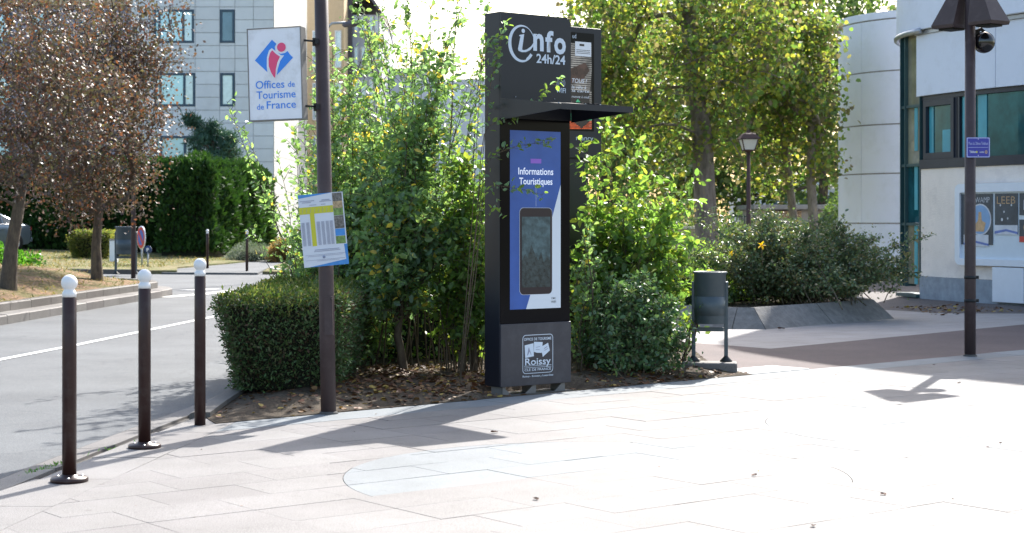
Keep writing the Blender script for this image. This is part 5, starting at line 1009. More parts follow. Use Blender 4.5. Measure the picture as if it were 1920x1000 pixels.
# ------------------------------------------------------------------ CARS
def car(label, loc, rz, paint, group=None, sc_=1.0):
    t = thing('parked_car', label, 'car', (0, 0, 0), 0)
    X = [0, .06, .35, .9, 1.28, 2.02, 2.55, 3.15, 3.85, 4.30, 4.46, 4.52]; wv = [.62, .72, .82, .87, .885, .89, .89, .885, .87, .82, .74, .66]
    zb2 = [.38, .28, .22, .2, .2, .2, .2, .2, .22, .28, .36, .42]; bz_ = [.56, .66, .78, .88, .93, .95, .96, .975, .99, .97, .90, .72]; rz_ = [.57, .68, .82, .94, 1.0, 1.40, 1.45, 1.42, 1.12, 1.0, .92, .73]; wr = [.5, .6, .7, .74, .74, .60, .60, .59, .64, .68, .64, .58]
    V = []; rows_ = []
    for i in range(len(X)):
        w_ = wv[i]; V += [(X[i], -w_ * .9, zb2[i]), (X[i], -w_, (zb2[i] + bz_[i]) / 2), (X[i], -w_ * .965, bz_[i]), (X[i], -wr[i], rz_[i]), (X[i], 0, rz_[i] + .025), (X[i], wr[i], rz_[i]), (X[i], w_ * .965, bz_[i]), (X[i], w_, (zb2[i] + bz_[i]) / 2), (X[i], w_ * .9, zb2[i])]
    Fc = [(i * 9 + j, i * 9 + j + 1, i * 9 + 10 + j, i * 9 + 9 + j) for i in range(len(X) - 1) for j in range(8)] + [(i * 9 + 8, i * 9, i * 9 + 9, i * 9 + 17) for i in range(len(X) - 1)] + [tuple(range(8, -1, -1)), tuple(range(99, 108))]
    b = ob('body', MB().add(V, Fc, True), paint, t); mm = b.modifiers.new('e', 'EDGE_SPLIT'); mm.split_angle = R(38)
    for s in (-1, 1):
        for i0, i1, a, c in ((4, 5, .35, 1), (5, 6, .04, .96), (6, 7, .04, .96), (7, 8, .04, .7)):
            q = lambda i, u: Vector((X[i], s * (wv[i] * .965 + (wr[i] - wv[i] * .965) * u + .008), bz_[i] + (rz_[i] - bz_[i]) * u)); A0, A1, B0, B1 = q(i0, .12), q(i0, .86), q(i1, .12), q(i1, .86)
            P = [A0.lerp(B0, a), A0.lerp(B0, c), A1.lerp(B1, c), A1.lerp(B1, a)]; mb = MB().add([p_ + Vector((0, s * .004, 0)) for p_ in P], [(0, 1, 2, 3)]); ob('side_window', mb, 'car_glass', t)
            if i0 == 5 and s < 0: ob('window_trim', MB().tube([q(4, .10) + Vector((.3, 0, 0)), q(5, .10), q(7, .1), q(8, .12)], .014, 5), 'rim_metal', t)
        for xw in (.85, 3.62):
            wm = Matrix.Translation((xw, s * .80, .315)) @ Matrix.Rotation(R(90), 4, 'X'); wh = ob('wheel', MB().lathe([(.20, -.105), (.30, -.105), (.315, -.08), (.315, .08), (.30, .105), (.20, .105)], n=24, mat=wm), 'tyre', t)
            ob('rim', MB().lathe([(.20, -.11), (.205, -.113), (.06, -.09), (.06, .09), (.205, .113), (.20, .11)], n=20, mat=wm), 'rim_metal', wh); ob('arch', MB().lathe([(.36, -.001), (.36, .001)], n=24, mat=Matrix.Translation((xw, s * .884, .33)) @ Matrix.Rotation(R(90), 4, 'X')), 'tyre', t)
        ob('tail_lamp', MB().box(4.36, 4.47, s * .62 - .12, s * .62 + .05, .78, .92), 'lamp_red', t, bevel=.02); ob('head_lamp', MB().lathe([(.02, -.05), (.085, -.02), (.09, .02), (.02, .05)], n=14, mat=Matrix.Translation((.10, s * .56, .66)) @ Matrix.Rotation(R(90), 4, 'Y')), 'lamp_clear', t)
    wq = lambda i, u, v_: Vector((X[i], u * wr[i], rz_[i] + .012 + v_))
    ob('windscreen', MB().add([wq(4, -.9, .02) + Vector((.06, 0, .03)), wq(4, .9, .02) + Vector((.06, 0, .03)), wq(5, .9, .01) - Vector((.05, 0, .03)), wq(5, -.9, .01) - Vector((.05, 0, .03))], [(0, 1, 2, 3)]), 'car_glass', t)
    ob('rear_window', MB().add([wq(7, -.9, .01) + Vector((.06, 0, -.02)), wq(7, .9, .01) + Vector((.06, 0, -.02)), wq(8, .9, .02) - Vector((.05, 0, -.02)), wq(8, -.9, .02) - Vector((.05, 0, -.02))], [(0, 1, 2, 3)]), 'car_glass', t)
    ob('bumper', MB().box(-.03, .1, -.66, .66, .30, .46), paint, t, bevel=.03); ob('bumper', MB().box(4.44, 4.56, -.68, .68, .36, .52), paint, t, bevel=.03)
    for s in (-1, 1): ob('door_handle', MB().box(3.0, 3.16, s * .895 - .012, s * .895 + .012, .80, .83), paint, t)
    return place(t, loc, rz)
car('grey blue saloon parked by the tall hedge, mostly hidden by the left plum tree trunk', (X_(64, 64) - 3.41, 60.9, .33), R(52), 'car_grey')
car('dark car waiting on the road behind the thick post, only its front corner showing', (-4.60, 42.6, -.04), R(97), 'car_black')

# ------------------------------------------------------------------ PLANTER
pb = [(1.7, 24.9), (3.05, 23.75), (3.55, 23.72), (5.95, 26.35), (5.9, 29.4), (1.7, 29.8)]
def shrink(P, d):
    if area2(P) < 0: P = P[::-1]
    out = []; n = len(P)
    for i in range(n):
        a, b, c = Vector(P[i - 1]), Vector(P[i]), Vector(P[(i + 1) % n]); e0 = (b - a).normalized(); e1 = (c - b).normalized(); n0 = Vector((-e0.y, e0.x)); n1 = Vector((-e1.y, e1.x)); bis = (n0 + n1).normalized(); out.append(tuple(b + bis * d / max(.3, bis.dot(n0))))
    return out
if area2(pb) < 0: pb = pb[::-1]
pt = shrink(pb, .34); pin = shrink(pb, .44); pl = thing('planter', 'low grey concrete planter with battered sides and a wedge shaped corner', 'planter', (3.8, 26.5, 0)); n = len(pb)
for i in range(n):
    a, b, c, d = pb[i], pb[(i + 1) % n], pt[(i + 1) % n], pt[i]; ai, bi = pin[i], pin[(i + 1) % n]; L = (Vector(b) - Vector(a)).length; ks = max(1, round(L / 1.7))
    for j in range(ks):
        f0, f1 = (j + (.006 if ks > 1 or True else 0)) / ks, (j + 1 - .006) / ks; l = lambda p_, q_, f_: (p_[0] + (q_[0] - p_[0]) * f_, p_[1] + (q_[1] - p_[1]) * f_)
        q = [(*l(a, b, f0), -.05), (*l(a, b, f1), -.05), (*l(d, c, f1), .28), (*l(d, c, f0), .28), (*l(ai, bi, f1), .275), (*l(ai, bi, f0), .275), (*l(ai, bi, f1), .0), (*l(ai, bi, f0), .0)]
        ob('planter_segment', MB().add(q, [(0, 1, 2, 3), (3, 2, 4, 5), (5, 4, 6, 7), (1, 6, 4, 2), (0, 3, 5, 7)]), 'rough_stone', pl, world=True)
ob('planter_soil', MB().add([(p_[0], p_[1], .22) for p_ in pin], [tuple(range(n))]), 'bare_soil', pl, world=True)

# ------------------------------------------------------------------ VEGETATION
def boxsurf(x0, x1, y0, y1, z0, z1, taper=.0, faces=('f', 'l', 'r', 't', 'b'), rnd=.15, wob=.05, ws=1.5, inner=.0):
    """points and normals over a clipped box; taper pulls the foot inwards"""
    def fn(n):
        w_ = {'f': (x1 - x0) * (z1 - z0), 'b': (x1 - x0) * (z1 - z0), 'l': (y1 - y0) * (z1 - z0), 'r': (y1 - y0) * (z1 - z0), 't': (x1 - x0) * (y1 - y0)}
        tot = sum(w_[f] for f in faces); P = []; N = []
        for f in faces:
            m_ = int(n * w_[f] / tot); a = rs.rand(m_); b = rs.rand(m_)
            if f in 'fb': p = np.stack([x0 + (x1 - x0) * a, np.full(m_, y0 if f == 'f' else y1), z0 + (z1 - z0) * b], 1); nn = np.tile([0, -1. if f == 'f' else 1., 0], (m_, 1))
            elif f in 'lr': p = np.stack([np.full(m_, x0 if f == 'l' else x1), y0 + (y1 - y0) * a, z0 + (z1 - z0) * b], 1); nn = np.tile([-1. if f == 'l' else 1., 0, 0], (m_, 1))
            else: p = np.stack([x0 + (x1 - x0) * a, y0 + (y1 - y0) * b, np.full(m_, z1)], 1); nn = np.tile([0, 0, 1.], (m_, 1))
            P.append(p); N.append(nn)
        P = np.vstack(P); N = np.vstack(N); c = np.array([(x0 + x1) / 2, (y0 + y1) / 2]); hx, hy = (x1 - x0) / 2, (y1 - y0) / 2
        # round the edges and let the foot come in
        zt = np.clip((z1 - P[:, 2]) / (z1 - z0), 0, 1); k = 1 - taper * zt ** 1.6
        P[:, 0] = c[0] + (P[:, 0] - c[0]) * k; P[:, 1] = c[1] + (P[:, 1] - c[1]) * k
        top = np.clip((P[:, 2] - (z1 - rnd)) / rnd, 0, 1) * (N[:, 2] < .5); P[:, :2] -= N[:, :2] * (rnd * .5 * top ** 2)[:, None]
        ed = np.minimum(np.minimum(P[:, 0] - x0, x1 - P[:, 0]), np.minimum(P[:, 1] - y0, y1 - P[:, 1])); P[:, 2] -= (N[:, 2] > .5) * np.clip(1 - ed / rnd, 0, 1) ** 2 * rnd * .5
        wv = np.array([mn.fractal(Vector((p[0] * ws, p[1] * ws, p[2] * ws)), 1, 2, 3) for p in P]); P += N * (wob * wv)[:, None]
        if inner: P -= N * (inner * rs.rand(len(P)) ** 2)[:, None]
        return P, N
    return fn
def core(x0, x1, y0, y1, z0, z1, taper, d):
    c = ((x0 + x1) / 2, (y0 + y1) / 2); k = 1 - taper; a = [(x0 + d, y0 + d), (x1 - d, y0 + d), (x1 - d, y1 - d), (x0 + d, y1 - d)]; b = [(c[0] + (p[0] - c[0]) * k, c[1] + (p[1] - c[1]) * k) for p in a]
    return MB().add([(p[0], p[1], z0) for p in b] + [(p[0], p[1], z1 - d) for p in a], [(3, 2, 1, 0), (4, 5, 6, 7)] + [(i, (i + 1) % 4, 4 + (i + 1) % 4, 4 + i) for i in range(4)])
# clipped yew hedge beside the post
hx = (-2.50, -1.40, 14.35, 17.5, .05, .885)
hedge('dark clipped yew hedge block narrowing to its foot, behind the thick brown post', boxsurf(*hx, taper=.24, rnd=.14, wob=.07, ws=2.6, inner=.12), 62000, 'yew_leaf', .040, 'spray', core=core(*hx, .22, .09), topm='yew_lit_leaf', loc=(-1.9, 15.9, 0), jitter=.02)
# tall thuja hedge across the road: long front and a return that runs away along its right end
def thuja(n):
    P1, N1 = boxsurf(-30, -12.2, 66.5, 69, .3, 3.72, 0, ('f', 't'), .3, .16, .5)(int(n * .52)); P2, N2 = boxsurf(-13.0, -10.95, 62.5, 78, .3, 3.66, 0, ('f', 'r', 't'), 1.0, .45, .45)(int(n * .48)); return np.vstack([P1, P2]), np.vstack([N1, N2])
hc = MB().box(-30, -12.4, 66.8, 69, 0, 3.4).box(-12.9, -11.2, 62.8, 78, 0, 3.3)
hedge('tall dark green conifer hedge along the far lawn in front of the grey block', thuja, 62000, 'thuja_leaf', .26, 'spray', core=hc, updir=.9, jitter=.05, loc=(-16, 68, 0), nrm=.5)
# clipped box shrub
bx_ = (X_(138, 58), X_(215, 58), 57.4, 58.6, .14, 1.10)
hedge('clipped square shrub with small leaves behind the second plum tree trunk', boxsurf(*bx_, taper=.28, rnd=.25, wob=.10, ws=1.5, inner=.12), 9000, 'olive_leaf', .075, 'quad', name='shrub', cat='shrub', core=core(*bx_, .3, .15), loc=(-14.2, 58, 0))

def mound(label, c, r, n, lm, size, shape='quad', name='shrub', cat='shrub', group=None, z0=.0, droop=.0, shell=.35, stems=0, jag=.15, corek=.62):
    t = thing(name, label, cat, c, 0, group); v = rs.normal(0, 1, (n, 3)); v[:, 2] = np.abs(v[:, 2]); v /= np.linalg.norm(v, axis=1, keepdims=True); rad = 1 - shell * rs.rand(n) ** 1.5
    nz = np.array([mn.fractal(Vector((q[0] * 2.3 + c[0], q[1] * 2.3 + c[1], q[2] * 2.3)), 1, 2, 4) for q in v]); rad = rad * (1 + jag * nz * 1.6); P = np.array(c) + v * np.array(r) * rad[:, None]; P = P[P[:, 2] > z0]; v = v[:len(P)]
    D = (P - np.array(c)) / np.array(r) + rs.normal(0, .6, P.shape); D[:, 2] += .2 - droop; V, Fa = leaves(P, D, size * (.6 + .7 * rs.rand(len(P))), shape); npob('foliage', V, Fa, lm, t)
    cm = MB().lathe([(max(.01, corek * math.cos(R(a))), corek * math.sin(R(a))) for a in range(0, 91, 15)], n=14); cm.v = [(c[0] + q[0] * r[0], c[1] + q[1] * r[1], c[2] + q[2] * r[2]) for q in cm.v]; ob('dark_core', cm, 'dark_core', t, world=True); return t
mound('bright green leafy ground cover clump behind the nearest plum tree', (X_(-22, 37), 37.4, .30), (1.05, .9, .62), 4200, 'ivy_leaf', .085, 'oval', jag=.3)
mound('silver grey low spreading shrub by the far footpath', (X_(468, 61), 61.5, .05), (.95, .9, .62), 5000, 'silver_leaf', .09, 'thin')
mound('dry orange tuft of ornamental grass beside the silver shrub', (X_(535, 60), 60.5, .05), (.62, .7, .68), 5000, 'straw_leaf', .20, 'thin')
mound('pale straw grass tuft behind the timetable sign', (X_(585, 63), 63.5, .05), (.7, .6, .82), 4000, 'straw_leaf', .2, 'thin')

# tall mixed shrubs between hedge and kiosk
def tips(n, xr, yr, zr, zpow=1.0): return [(random.uniform(*xr), random.uniform(*yr), zr[0] + (zr[1] - zr[0]) * random.random() ** zpow) for _ in range(n)]
G1 = 'tall shrubs around the kiosk'
def ntips(cx, cy, rx, ry, z0_, z1_, n, pw=1.0):
    out = []
    for _ in range(n):
        a = random.uniform(0, 6.283); r_ = random.random() ** .5; out.append((cx + rx * r_ * math.cos(a), cy + ry * r_ * math.sin(a), z1_ - (z1_ - z0_) * (r_ ** 2 * .6 + .4 * random.random() ** pw)))
    return out
shrub('tall shrub on a short grey trunk with yellowing leaves, between the hedge and the kiosk', (-1.02, 16.25, 0), ntips(-1.0, 16.4, .66, .6, .5, 2.85, 52) + ntips(-.95, 16.6, .55, .5, 2.7, 3.5, 5), 'shrub_leaf', .068, 30, (.16, .40), 13, trunk=([(-1.02, 16.25, -.03), (-1.05, 16.27, .22), (-1.09, 16.25, .42), (-1.07, 16.28, .6)], [.05, .042, .038, .034]), spread=.05, z_first=.10, group=G1, droop=.5, sub=.3, dens=1.15, rad=.009)
shrub('dense many stemmed green shrub rising behind the thick brown post', (-1.62, 17.3, 0), ntips(-1.5, 17.3, .80, .7, .6, 3.0, 58) + ntips(-1.45, 17.3, .6, .5, 3.0, 3.8, 6), 'shrub_leaf', .060, 32, (.18, .42), 14, group=G1, spread=.22, sub=.3, dens=1.15, rad=.009, z_first=.04)
shrub('tall slender shoots standing against the white sky left of the kiosk', (-.85, 17.0, 0), [(-.30, 16.7, 4.1), (-.22, 16.9, 3.9), (-.50, 16.9, 4.6), (-.88, 17.1, 4.3), (-1.12, 17.0, 4.6), (-1.42, 17.2, 4.2), (-1.0, 16.6, 3.7), (-1.65, 17.3, 3.8), (-1.3, 17.0, 3.5), (-.62, 17.2, 3.4), (-.95, 17.2, 3.3), (-1.72, 17.5, 4.4), (-.4, 17.2, 3.0), (-.3, 16.8, 2.8), (-.6, 17.0, 3.1), (-.2, 17.1, 3.3)], 'shrub_leaf', .066, 30, (.09, .22), 8, group=G1, spread=.20, bow=.1, z_first=.3, rad=.008)
shrub('sunlit yellow green bush just left of the kiosk with bare brown canes at its foot', (-.40, 16.3, 0), ntips(-.42, 16.25, .34, .4, .5, 2.35, 46), 'bright_leaf', .07, 30, (.12, .30), 12, group=G1, spread=.10, z_first=.22, droop=.6, rad=.008)
shrub('loose arching shrub reaching left in front of the white wall', (-2.0, 18.0, 0), [(X_(425, 17.6), 17.6, Z_(190, 17.6)), (X_(455, 18), 18, Z_(240, 18)), (X_(520, 17.8), 17.8, 2.2), (X_(490, 17.6), 17.6, Z_(340, 17.6)), (X_(470, 17.4), 17.4, Z_(430, 17.4)), (X_(545, 18), 18.2, 2.5), (X_(560, 18), 18, 1.9), (X_(530, 17.8), 17.9, 1.4), (X_(505, 17.6), 17.6, 1.75), (X_(575, 17.6), 17.4, 2.7), (X_(560, 17.6), 17.4, 2.3), (X_(600, 17.6), 17.4, 3.0), (X_(580, 17.6), 17.4, 1.3), (X_(600, 17.8), 17.8, 2.4), (X_(610, 17.8), 17.8, 1.8), (X_(590, 17.8), 17.8, 2.0)], 'shrub_leaf', .058, 24, (.12, .30), 9, group=G1, spread=.12, bow=-.15, rad=.007)
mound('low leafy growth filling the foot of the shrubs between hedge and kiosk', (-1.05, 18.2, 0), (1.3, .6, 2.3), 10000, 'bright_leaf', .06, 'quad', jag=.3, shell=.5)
# sprays that cross in front of the kiosk: every leaf a part
spr = thing('shrub', 'thin leafy shoots that cross in front of the left edge of the kiosk', 'shrub', (-.45, 15.1, 0), 0, G1)
lm0 = bpy.data.meshes.new('leaf'); Vl, Fl = leaves([(0, 0, 0)], [(1, 0, 0)], 1.0, 'oval', 0); lm0.from_pydata([tuple(q) for q in Vl], [], [tuple(int(i) for i in f) for f in Fl]); lm0.materials.append(MATS['shrub_leaf'])
lm1 = lm0.copy(); lm1.materials[0] = MATS['bright_leaf']; tubes = []; nl = 0
def kp(px, py, Y): return np.array((X_(px, Y), Y, Z_(py, Y)))
root = np.array((-.47, 15.15, .02))
for path, dens in (([(893, 430), (905, 240), (955, 222), (1010, 182), (1055, 142)], 44), ([(893, 430), (912, 295), (975, 272), (1036, 266)], 40), ([(893, 520), (905, 345), (965, 352), (1020, 366)], 32), ([(895, 400), (918, 160), (935, 95), (948, 45)], 62), ([(885, 420), (902, 120), (925, 70)], 50), ([(893, 470), (915, 400), (930, 380), (942, 405)], 12)):
    Yd = 14.55; pts = [root] + [kp(a, b, Yd + .3 * (1 - i / len(path)) + .0) for i, (a, b) in enumerate(path)]
    P = []
    for i in range(len(pts) - 1):
        for s in np.linspace(0, 1, 6)[:-1]: P.append(pts[i] * (1 - s) + pts[i + 1] * s)
    P.append(pts[-1]); P = np.array(P)
    for _ in range(2): P[1:-1] = (P[:-2] + 2 * P[1:-1] + P[2:]) / 4
    tubes.append(tube_np([Vector(p_) for p_ in P], [.0045 * (1 - .8 * i / len(P)) for i in range(len(P))], 5)); st = len(P) * .42
    for j in range(dens):
        s = st + (len(P) - 1.01 - st) * (j + random.random()) / dens; i = int(s); p_ = P[i] + (P[i + 1] - P[i]) * (s - i); o_ = bpy.data.objects.new('leaf', lm0 if random.random() < .5 else lm1); C.objects.link(o_); reg(o_, spr)
        off = np.array([random.gauss(0, .025), random.gauss(0, .03), random.gauss(0, .025)]); tubes.append(tube_np([Vector(p_), Vector(p_ + off)], [.0018, .001], 3))
        ax = unit(P[i + 1] - P[i]); d = unit(ax * .6 + rs.normal(0, .7, 3) + [0, 0, -.1]); q = Vector(d).to_track_quat('X', 'Z'); sc_ = random.uniform(.036, .070)
        o_.matrix_basis = Matrix.Translation(Vector(p_ + off) - WM[spr.name].translation) @ q.to_matrix().to_4x4() @ Matrix.Rotation(random.gauss(0, .9), 4, 'X') @ Matrix.Diagonal((sc_, sc_, sc_, 1))
V, Fa = merge([(v_, f_) for v_, f_ in tubes]); npob('stems', V, Fa, 'twig_bark', spr, smooth=True)
# right of the kiosk
shrub('big bright green drooping leaf shrub right of the kiosk', (1.15, 17.6, 0), [(X_(1090, 17), 17.2, Z_(262, 17.2)), (X_(1110, 17), 17.3, Z_(300, 17.2)), (X_(1150, 17), 17.3, Z_(212, 17.3)), (X_(1148, 17), 17.2, Z_(240, 17.2)), (X_(1205, 17), 17.4, Z_(262, 17.4)), (X_(1180, 17), 17.4, Z_(300, 17.4)), (X_(1240, 17), 17.5, Z_(330, 17.5)), (X_(1312, 17.3), 17.6, Z_(330, 17.6)), (X_(1295, 17.3), 17.6, Z_(380, 17.6)), (X_(1270, 17.3), 17.6, Z_(340, 17.6)), (X_(1300, 17.3), 17.6, Z_(440, 17.6))] + ntips(1.22, 17.5, .82, .6, .5, 2.0, 74), 'bright_leaf', .084, 26, (.14, .36), 11, 'oval', spread=.2, droop=1.0, group=G1, top_thin=.2, rad=.008)
shrub('dark glossy low shrub in front of the bright one, between kiosk and litter bin', (1.15, 16.45, 0), ntips(1.16, 16.4, .50, .42, .2, 1.08, 60), 'dark_shrub_leaf', .050, 34, (.10, .24), 13, spread=.18, group=G1, z_first=.08, droop=.3, sub=.35, dens=1.9, bow=.1, rad=.008)
shrub('small sparse shrub pressed against the right side of the kiosk', (.72, 16.5, 0), tips(14, (.55, .95), (16.3, 16.9), (.6, 1.7)), 'shrub_leaf', .055, 26, (.1, .28), 10, spread=.1, group=G1)
shrub('light green pinnate leaved sucker peeping around the litter bin', (1.72, 17.1, 0), [(1.95, 16.9, .95), (2.16, 17.0, .80), (2.1, 17.05, .92), (1.9, 16.85, .7)], 'bright_leaf', .05, 20, (.08, .16), 7, spread=.04)
# shady understorey beyond
for i, (a, b, c_) in enumerate((((-1.2, 20.5, 0), (1.5, 1.5, 1.5), 'dark bushy undergrowth deep behind the tall shrubs, left of the kiosk'), ((.6, 21.5, 0), (1.6, 1.5, 1.5), 'dark bushy undergrowth right behind the kiosk'))):
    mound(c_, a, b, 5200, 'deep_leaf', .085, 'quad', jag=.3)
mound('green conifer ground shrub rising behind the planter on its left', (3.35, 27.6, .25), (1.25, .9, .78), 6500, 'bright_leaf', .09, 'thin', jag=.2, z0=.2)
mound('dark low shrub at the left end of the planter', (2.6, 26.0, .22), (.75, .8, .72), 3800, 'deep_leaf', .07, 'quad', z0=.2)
ab = shrub('wide arching shrub with fine glossy leaves spilling over the grey planter', (4.55, 26.3, .22), [(4.45 + 1.75 * math.cos(a) * r_, 26.4 + 1.35 * math.sin(a) * r_, .25 + (1.38 - 1.02 * r_ ** 2) * random.uniform(.70, 1.12)) for a, r_ in ((random.uniform(0, 6.283), random.uniform(.15, 1) ** .7) for _ in range(105))] + [(4.45 + random.uniform(-1.9, 1.95), 26.0 + random.uniform(-.6, .6), random.uniform(.9, 1.62)) for _ in range(16)], 'abelia_leaf', .050, 40, (.14, .34), 15, spread=.42, z_first=.12, droop=.35, sub=.35, dens=1.6, rad=.010, bow=.0)
fl = thing('flower', 'large yellow flower standing out of the planter shrub', 'flower', (X_(1428, 25.2), 25.2, Z_(460, 25.2)), 0)
def flower(t, s):
    for i in range(5): V, Fa = leaves([(0, 0, 0)], [(math.cos(1.257 * i), -.25, math.sin(1.257 * i))], s, 'broad', 0); npob('petal', V, Fa, 'yellow_petal', t, world=False)
    ob('stem', MB().tube([(0, 0, 0), (.02, .03, -.3)], .004, 5), 'twig_bark', t)
flower(fl, .075); f2 = thing('flower', 'smaller yellow flower at the left side of the planter shrub', 'flower', (X_(1371, 25.3), 25.3, Z_(475, 25.3)), 0); flower(f2, .05)

# purple leaved plum trees on the verge
GP = 'purple leaved plum trees on the verge'
ty = 29.2; tx = X_(15, ty); z0 = .40
tree('nearest purple plum tree with a leaning mossy trunk at the left edge', [(tx, ty, z0 - .1), (tx + .05, ty, 1.0), (tx + .18, ty, 1.7), (tx + .22, ty + .05, 2.2)], .125, ell((-9.1, 29.6, 3.9), (2.5, 2.0, 2.15), 210, .25), 'plum_leaf', 'dark_bark', .070, 27000, .25, group=GP, droop=-.4)
ty = 34.0; tx = X_(182, ty)
tree('second purple plum tree with a slender upright trunk beside the clipped square shrub', [(tx, ty, z0 - .1), (tx - .02, ty, 1.0), (tx + .03, ty, 1.6), (tx + .02, ty, 2.1)], .105, ell((X_(145, 34), 34.3, 3.95), (1.55, 1.9, 2.5), 230, .25) + ell((X_(240, 34), 34.3, 4.3), (.55, .9, 2.0), 40, .2) + [(X_(a_ - 32, 34), 34.2 + random.uniform(-.3, .3), Z_(b_, 34)) for a_, b_ in ((345, 40), (352, 62), (330, 90), (340, 118), (365, 118), (322, 150), (330, 190), (318, 215), (345, 10), (310, 250), (300, 300), (322, 280), (338, 230), (300, 20), (318, 60), (305, 110), (300, 170), (295, 340), (288, 385), (260, 395))], 'plum_leaf', 'dark_bark', .075, 27000, .24, group=GP, droop=-.4)
# pine in front of the block
tree('small dark pine showing above the tall hedge in front of the grey block', [(-14.1, 80, 0), (-14.1, 80, 2.5), (-14.0, 80, 5.2)], .14, [(-14.1 + 1.0 * (i_ % 3 - 1) * h_ ** 1.5 + r_ * math.cos(a), 80 + r_ * math.sin(a), 3.0 + (3.3 - .35 * (i_ % 3)) * h_) for i_, (h_, r_, a) in enumerate((h_, random.uniform(.2, 1) * 1.7 * (1 - h_ * .85), random.uniform(0, 6.28)) for h_ in [random.random() for _ in range(84)])], 'pine_leaf', 'dark_bark', .26, 11000, .13, 'thin', name='pine_tree', droop=.5, tip=.02)

# trees on the right
GR = 'yellowing trees behind the planter'
def zz(py, Y): return Z_(py, Y)
tree('big yellowing tree with a thick forked grey trunk, left of the street lantern', [(X_(1326, 42), 42, 0), (X_(1325, 42), 42, 1.2), (X_(1322, 42), 42.1, 2.2), (X_(1318, 42), 42, 3.2), (X_(1312, 42), 42.1, 4.4), (X_(1296, 42), 42, 5.8), (X_(1290, 42), 42, 7.2)], .30, ell((X_(1250, 42), 42, 5.6), (2.9, 2.6, 2.9), 150, .3, 3.3) + ell((X_(1120, 42), 42, 5.4), (1.0, 1.6, 2.0), 34, .2, 3.2) + [(X_(a_, 41.5), 41.5 + random.uniform(-.5, .5), Z_(b_, 41.5)) for a_, b_ in ((1105, 225), (1140, 245), (1175, 228), (1210, 240), (1150, 285), (1190, 300), (1240, 262), (1225, 310), (1270, 235), (1285, 290), (1380, 225), (1372, 262), (1390, 300), (1120, 275))] + ell((X_(1400, 42), 41.5, 6.0), (1.4, 1.6, 2.0), 30, .2), 'yellow_leaf', 'big_bark', .118, 16500, .29, 'broad', group=GR, maxr=.19, droop=-.5, bias=.9)
tree('slim twin stemmed yellowing tree in front of the concrete shed, left stem', [(X_(1492, 45), 45, 0), (X_(1488, 45), 45, 1.5), (X_(1478, 45), 45, 2.8), (X_(1466, 45), 45, 4.0)], .12, ell((X_(1450, 45), 45, 5.3), (1.3, 1.5, 2.3), 56, .25, 2.8) + [(X_(a_, 45), 44.6 + random.uniform(-.5, .5), Z_(b_, 45)) for a_, b_ in ((1425, 250), (1440, 300), (1462, 330), (1410, 290), (1470, 270), (1448, 352), (1400, 330))], 'yellow_leaf', 'grey_bark', .12, 6200, .28, 'broad', group=GR, droop=-.5)
tree('slim forked tree closest to the white tower with sparse yellow leaves', [(X_(1530, 44), 44, 0), (X_(1526, 44), 44, 1.4), (X_(1520, 44), 44, 2.6), (X_(1524, 44), 44, 4.4)], .14, ell((X_(1500, 44), 44, 5.7), (1.05, 1.5, 2.0), 46, .25, 3.4) + [(X_(a_, 44), 43.7 + random.uniform(-.4, .4), Z_(b_, 44)) for a_, b_ in ((1548, 250), (1545, 300), (1535, 318), (1540, 280), (1500, 255), (1556, 215))], 'yellow_leaf', 'grey_bark', .12, 5600, .27, 'broad', group=GR, droop=-.5)
for lab, px, Y, rx, ht, nn, lm_ in (('dark leafy tree behind the LED totem', 1130, 56, 2.6, 9, 9000, 'deep_leaf'), ('dense deep green tree far behind the big forked trunk', 1265, 68, 4.2, 11, 12000, 'olive_leaf'), ('dense deep green tree far behind the street lantern', 1395, 66, 3.6, 10.5, 12000, 'deep_leaf'), ('dense deep green tree between the slim trees and the white tower', 1540, 62, 3.4, 11, 12000, 'deep_leaf'), ('olive green tree at the far left of the right hand grove', 1180, 74, 3.6, 10, 7000, 'olive_leaf'), ('tall green tree rising behind the white panelled tower', 1650, 75, 3.6, 13, 7000, 'olive_leaf')):
    x = X_(px, Y); tree(lab, [(x, Y, 0), (x, Y, 1.6), (x + .1, Y, 3.0)], .22, ell((x, Y, ht * .56), (rx, rx * .9, ht * .46), 110, .35, 1.4), lm_, 'dark_bark', .23, int(nn * .72), .48, 'quad', group='dark trees closing the grove', droop=-.3, maxr=.2, sides=5)
mound('dark round evergreen bush tucked against the left side of the white tower', (X_(1575, 50), 50, .3), (1.15, 1.0, 1.75), 5200, 'deep_leaf', .1, 'quad')
mound('leafy bush behind the green railing', (X_(1385, 60), 59, 0), (1.1, .8, 1.3), 3500, 'yellow_leaf', .12, 'quad')
mound('shaded bush behind the low garden wall', (X_(1230, 50), 49, 0), (2.6, 1.2, 1.9), 5200, 'deep_leaf', .13, 'quad', jag=.3)

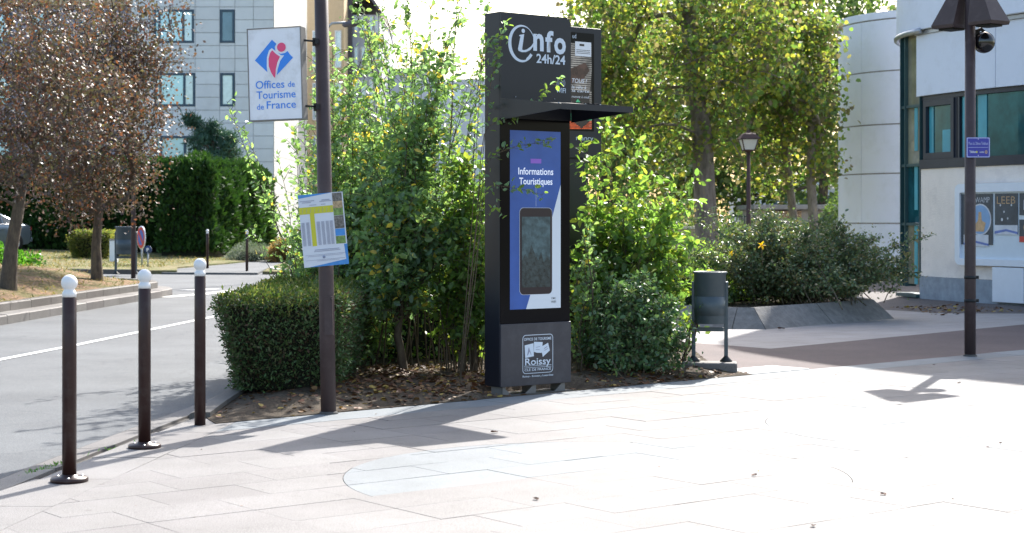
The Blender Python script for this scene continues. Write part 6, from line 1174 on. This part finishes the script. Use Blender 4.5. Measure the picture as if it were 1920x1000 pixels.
# ------------------------------------------------------------------ SMALL THINGS ON THE GROUND
def scatter(name, poly, n, zf, lm, size, shape='broad', flat_=.25, up=0.0, dens=None, parent=None):
    xs = [p[0] for p in poly]; ys = [p[1] for p in poly]; P = []
    while len(P) < n:
        x = random.uniform(min(xs), max(xs)); y = random.uniform(min(ys), max(ys))
        if inpoly((x, y), poly) and (dens is None or random.random() < dens(x, y)): P.append((x, y, zf(x, y) + .004))
    P = np.array(P); a = rs.rand(n) * 6.283; D = np.stack([np.cos(a), np.sin(a), rs.normal(up, flat_, n)], 1); V, Fa = leaves(P, D, size * (.5 + rs.rand(n)), shape, flat_ * 1.2); return npob(name, V, Fa, lm, None, kind='stuff')
meta(scatter('leaf_litter', bed_poly, 5200, bed_z, 'dead_leaf', .042, dens=lambda x, y: math.exp(-((x + .85) ** 2 / .6 + (y - 15.4) ** 2 / 1.6)) + math.exp(-((x - 1.35) ** 2 / .35 + (y - 16.3) ** 2 / .6)) * .6 + .06), 'brown and yellow fallen leaves lying under the shrubs', 'leaf litter')
meta(scatter('dry_grass_blades', verge_poly[:7] + [(-10, 38), (-18, 38), (-18, 18), (-8.5, 18)], 9000, verge_z, 'grass_blade', .085, 'thin', .3, .5), 'dry tufts of grass on the verge', 'grass')
meta(scatter('dry_grass_blades', [(-20, 50.8), (-10.6, 50.2), (-10.4, 56), (-10, 62), (-20, 64)], 7000, lawn_z, 'grass_blade', .10, 'thin', .3, .6), 'dry tufts of grass on the far lawn', 'grass')
meta(scatter('weed_tuft', [(-2.98, 9.7), (-2.55, 11.7), (-2.62, 11.7), (-3.02, 9.7)], 160, lambda x, y: -.005, 'ivy_leaf', .03, 'thin', .4, .8, dens=lambda x, y: 1 if 10.2 < y < 10.75 or 9.8 < y < 9.86 else .03), 'small green weeds in the joint behind the gutter', 'weeds')
meta(scatter('fallen_leaves', [(6.8, 27.2), (8.6, 28.6), (8.2, 30.6), (6.6, 30.0)], 260, lambda x, y: -.01, 'dead_leaf', .055), 'yellow brown leaves blown against the wall of the curved building', 'leaf litter')
meta(scatter('debris', plaza_poly, 240, lambda x, y: .001, 'dead_leaf', .012), 'tiny bits of leaf scattered over the paving', 'debris')
def dry_leaf(px, py, s, label):
    s *= random.uniform(.62, .9)
    x, y = G(px, py); t = MB(); V = []; n = 7
    for i in range(n):
        for j in range(5): u, v_ = i / (n - 1), j / 4 - .5; wd = math.sin(math.pi * min(.98, u * .9 + .06)) * .7; V.append((s * (u - .5), s * v_ * wd, .004 + s * (.13 * abs(v_) * 2 * (.5 + u) + random.uniform(0, .07))))
    r_ = random.uniform(0, 6.28); V = [(x + a * math.cos(r_) - b * math.sin(r_), y + a * math.sin(r_) + b * math.cos(r_), c) for a, b, c in V]
    mb = MB().add(V, [(i * 5 + j, i * 5 + j + 1, i * 5 + j + 6, i * 5 + j + 5) for i in range(n - 1) for j in range(4)], True); o = ob('dry_leaf', mb, 'brown_leaf', label=label, cat='leaf', group='dry leaves on the paving'); return o
for px, py, s, l in ((927, 812, .075, 'curled brown leaf at the sharp tip of the kiosk shadow'), (1005, 938, .05, 'reddish curled leaf below the pale inlay'), (1414, 893, .05, 'small red leaf in the sunlit middle of the paving'), (1656, 929, .055, 'dark curled leaf in the lower right paving, left of two others'), (1525, 988, .055, 'dark round dry leaf at the bottom edge, centre right'), (735, 765, .05, 'small brown leaf on the blue border in front of the leaf litter'), (705, 778, .035, 'tiny dry leaf just below the blue border'), (1798, 719, .06, 'brown leaf in the building shadow left of the hooded post foot'), (1876, 833, .055, 'brown leaf at the far right of the sunlit paving'), (1852, 840, .04, 'thin green twig tip in the far right paving'), (1751, 685, .04, 'tiny leaf on the paving between lamp shadow and hooded post'), (1567, 703, .03, 'speck of leaf on the bright paving beyond the drain')):
    dry_leaf(px, py, s, l)
dry_leaf(1465, 618, .16, 'large crumpled tan leaf on the paving in front of the planter')
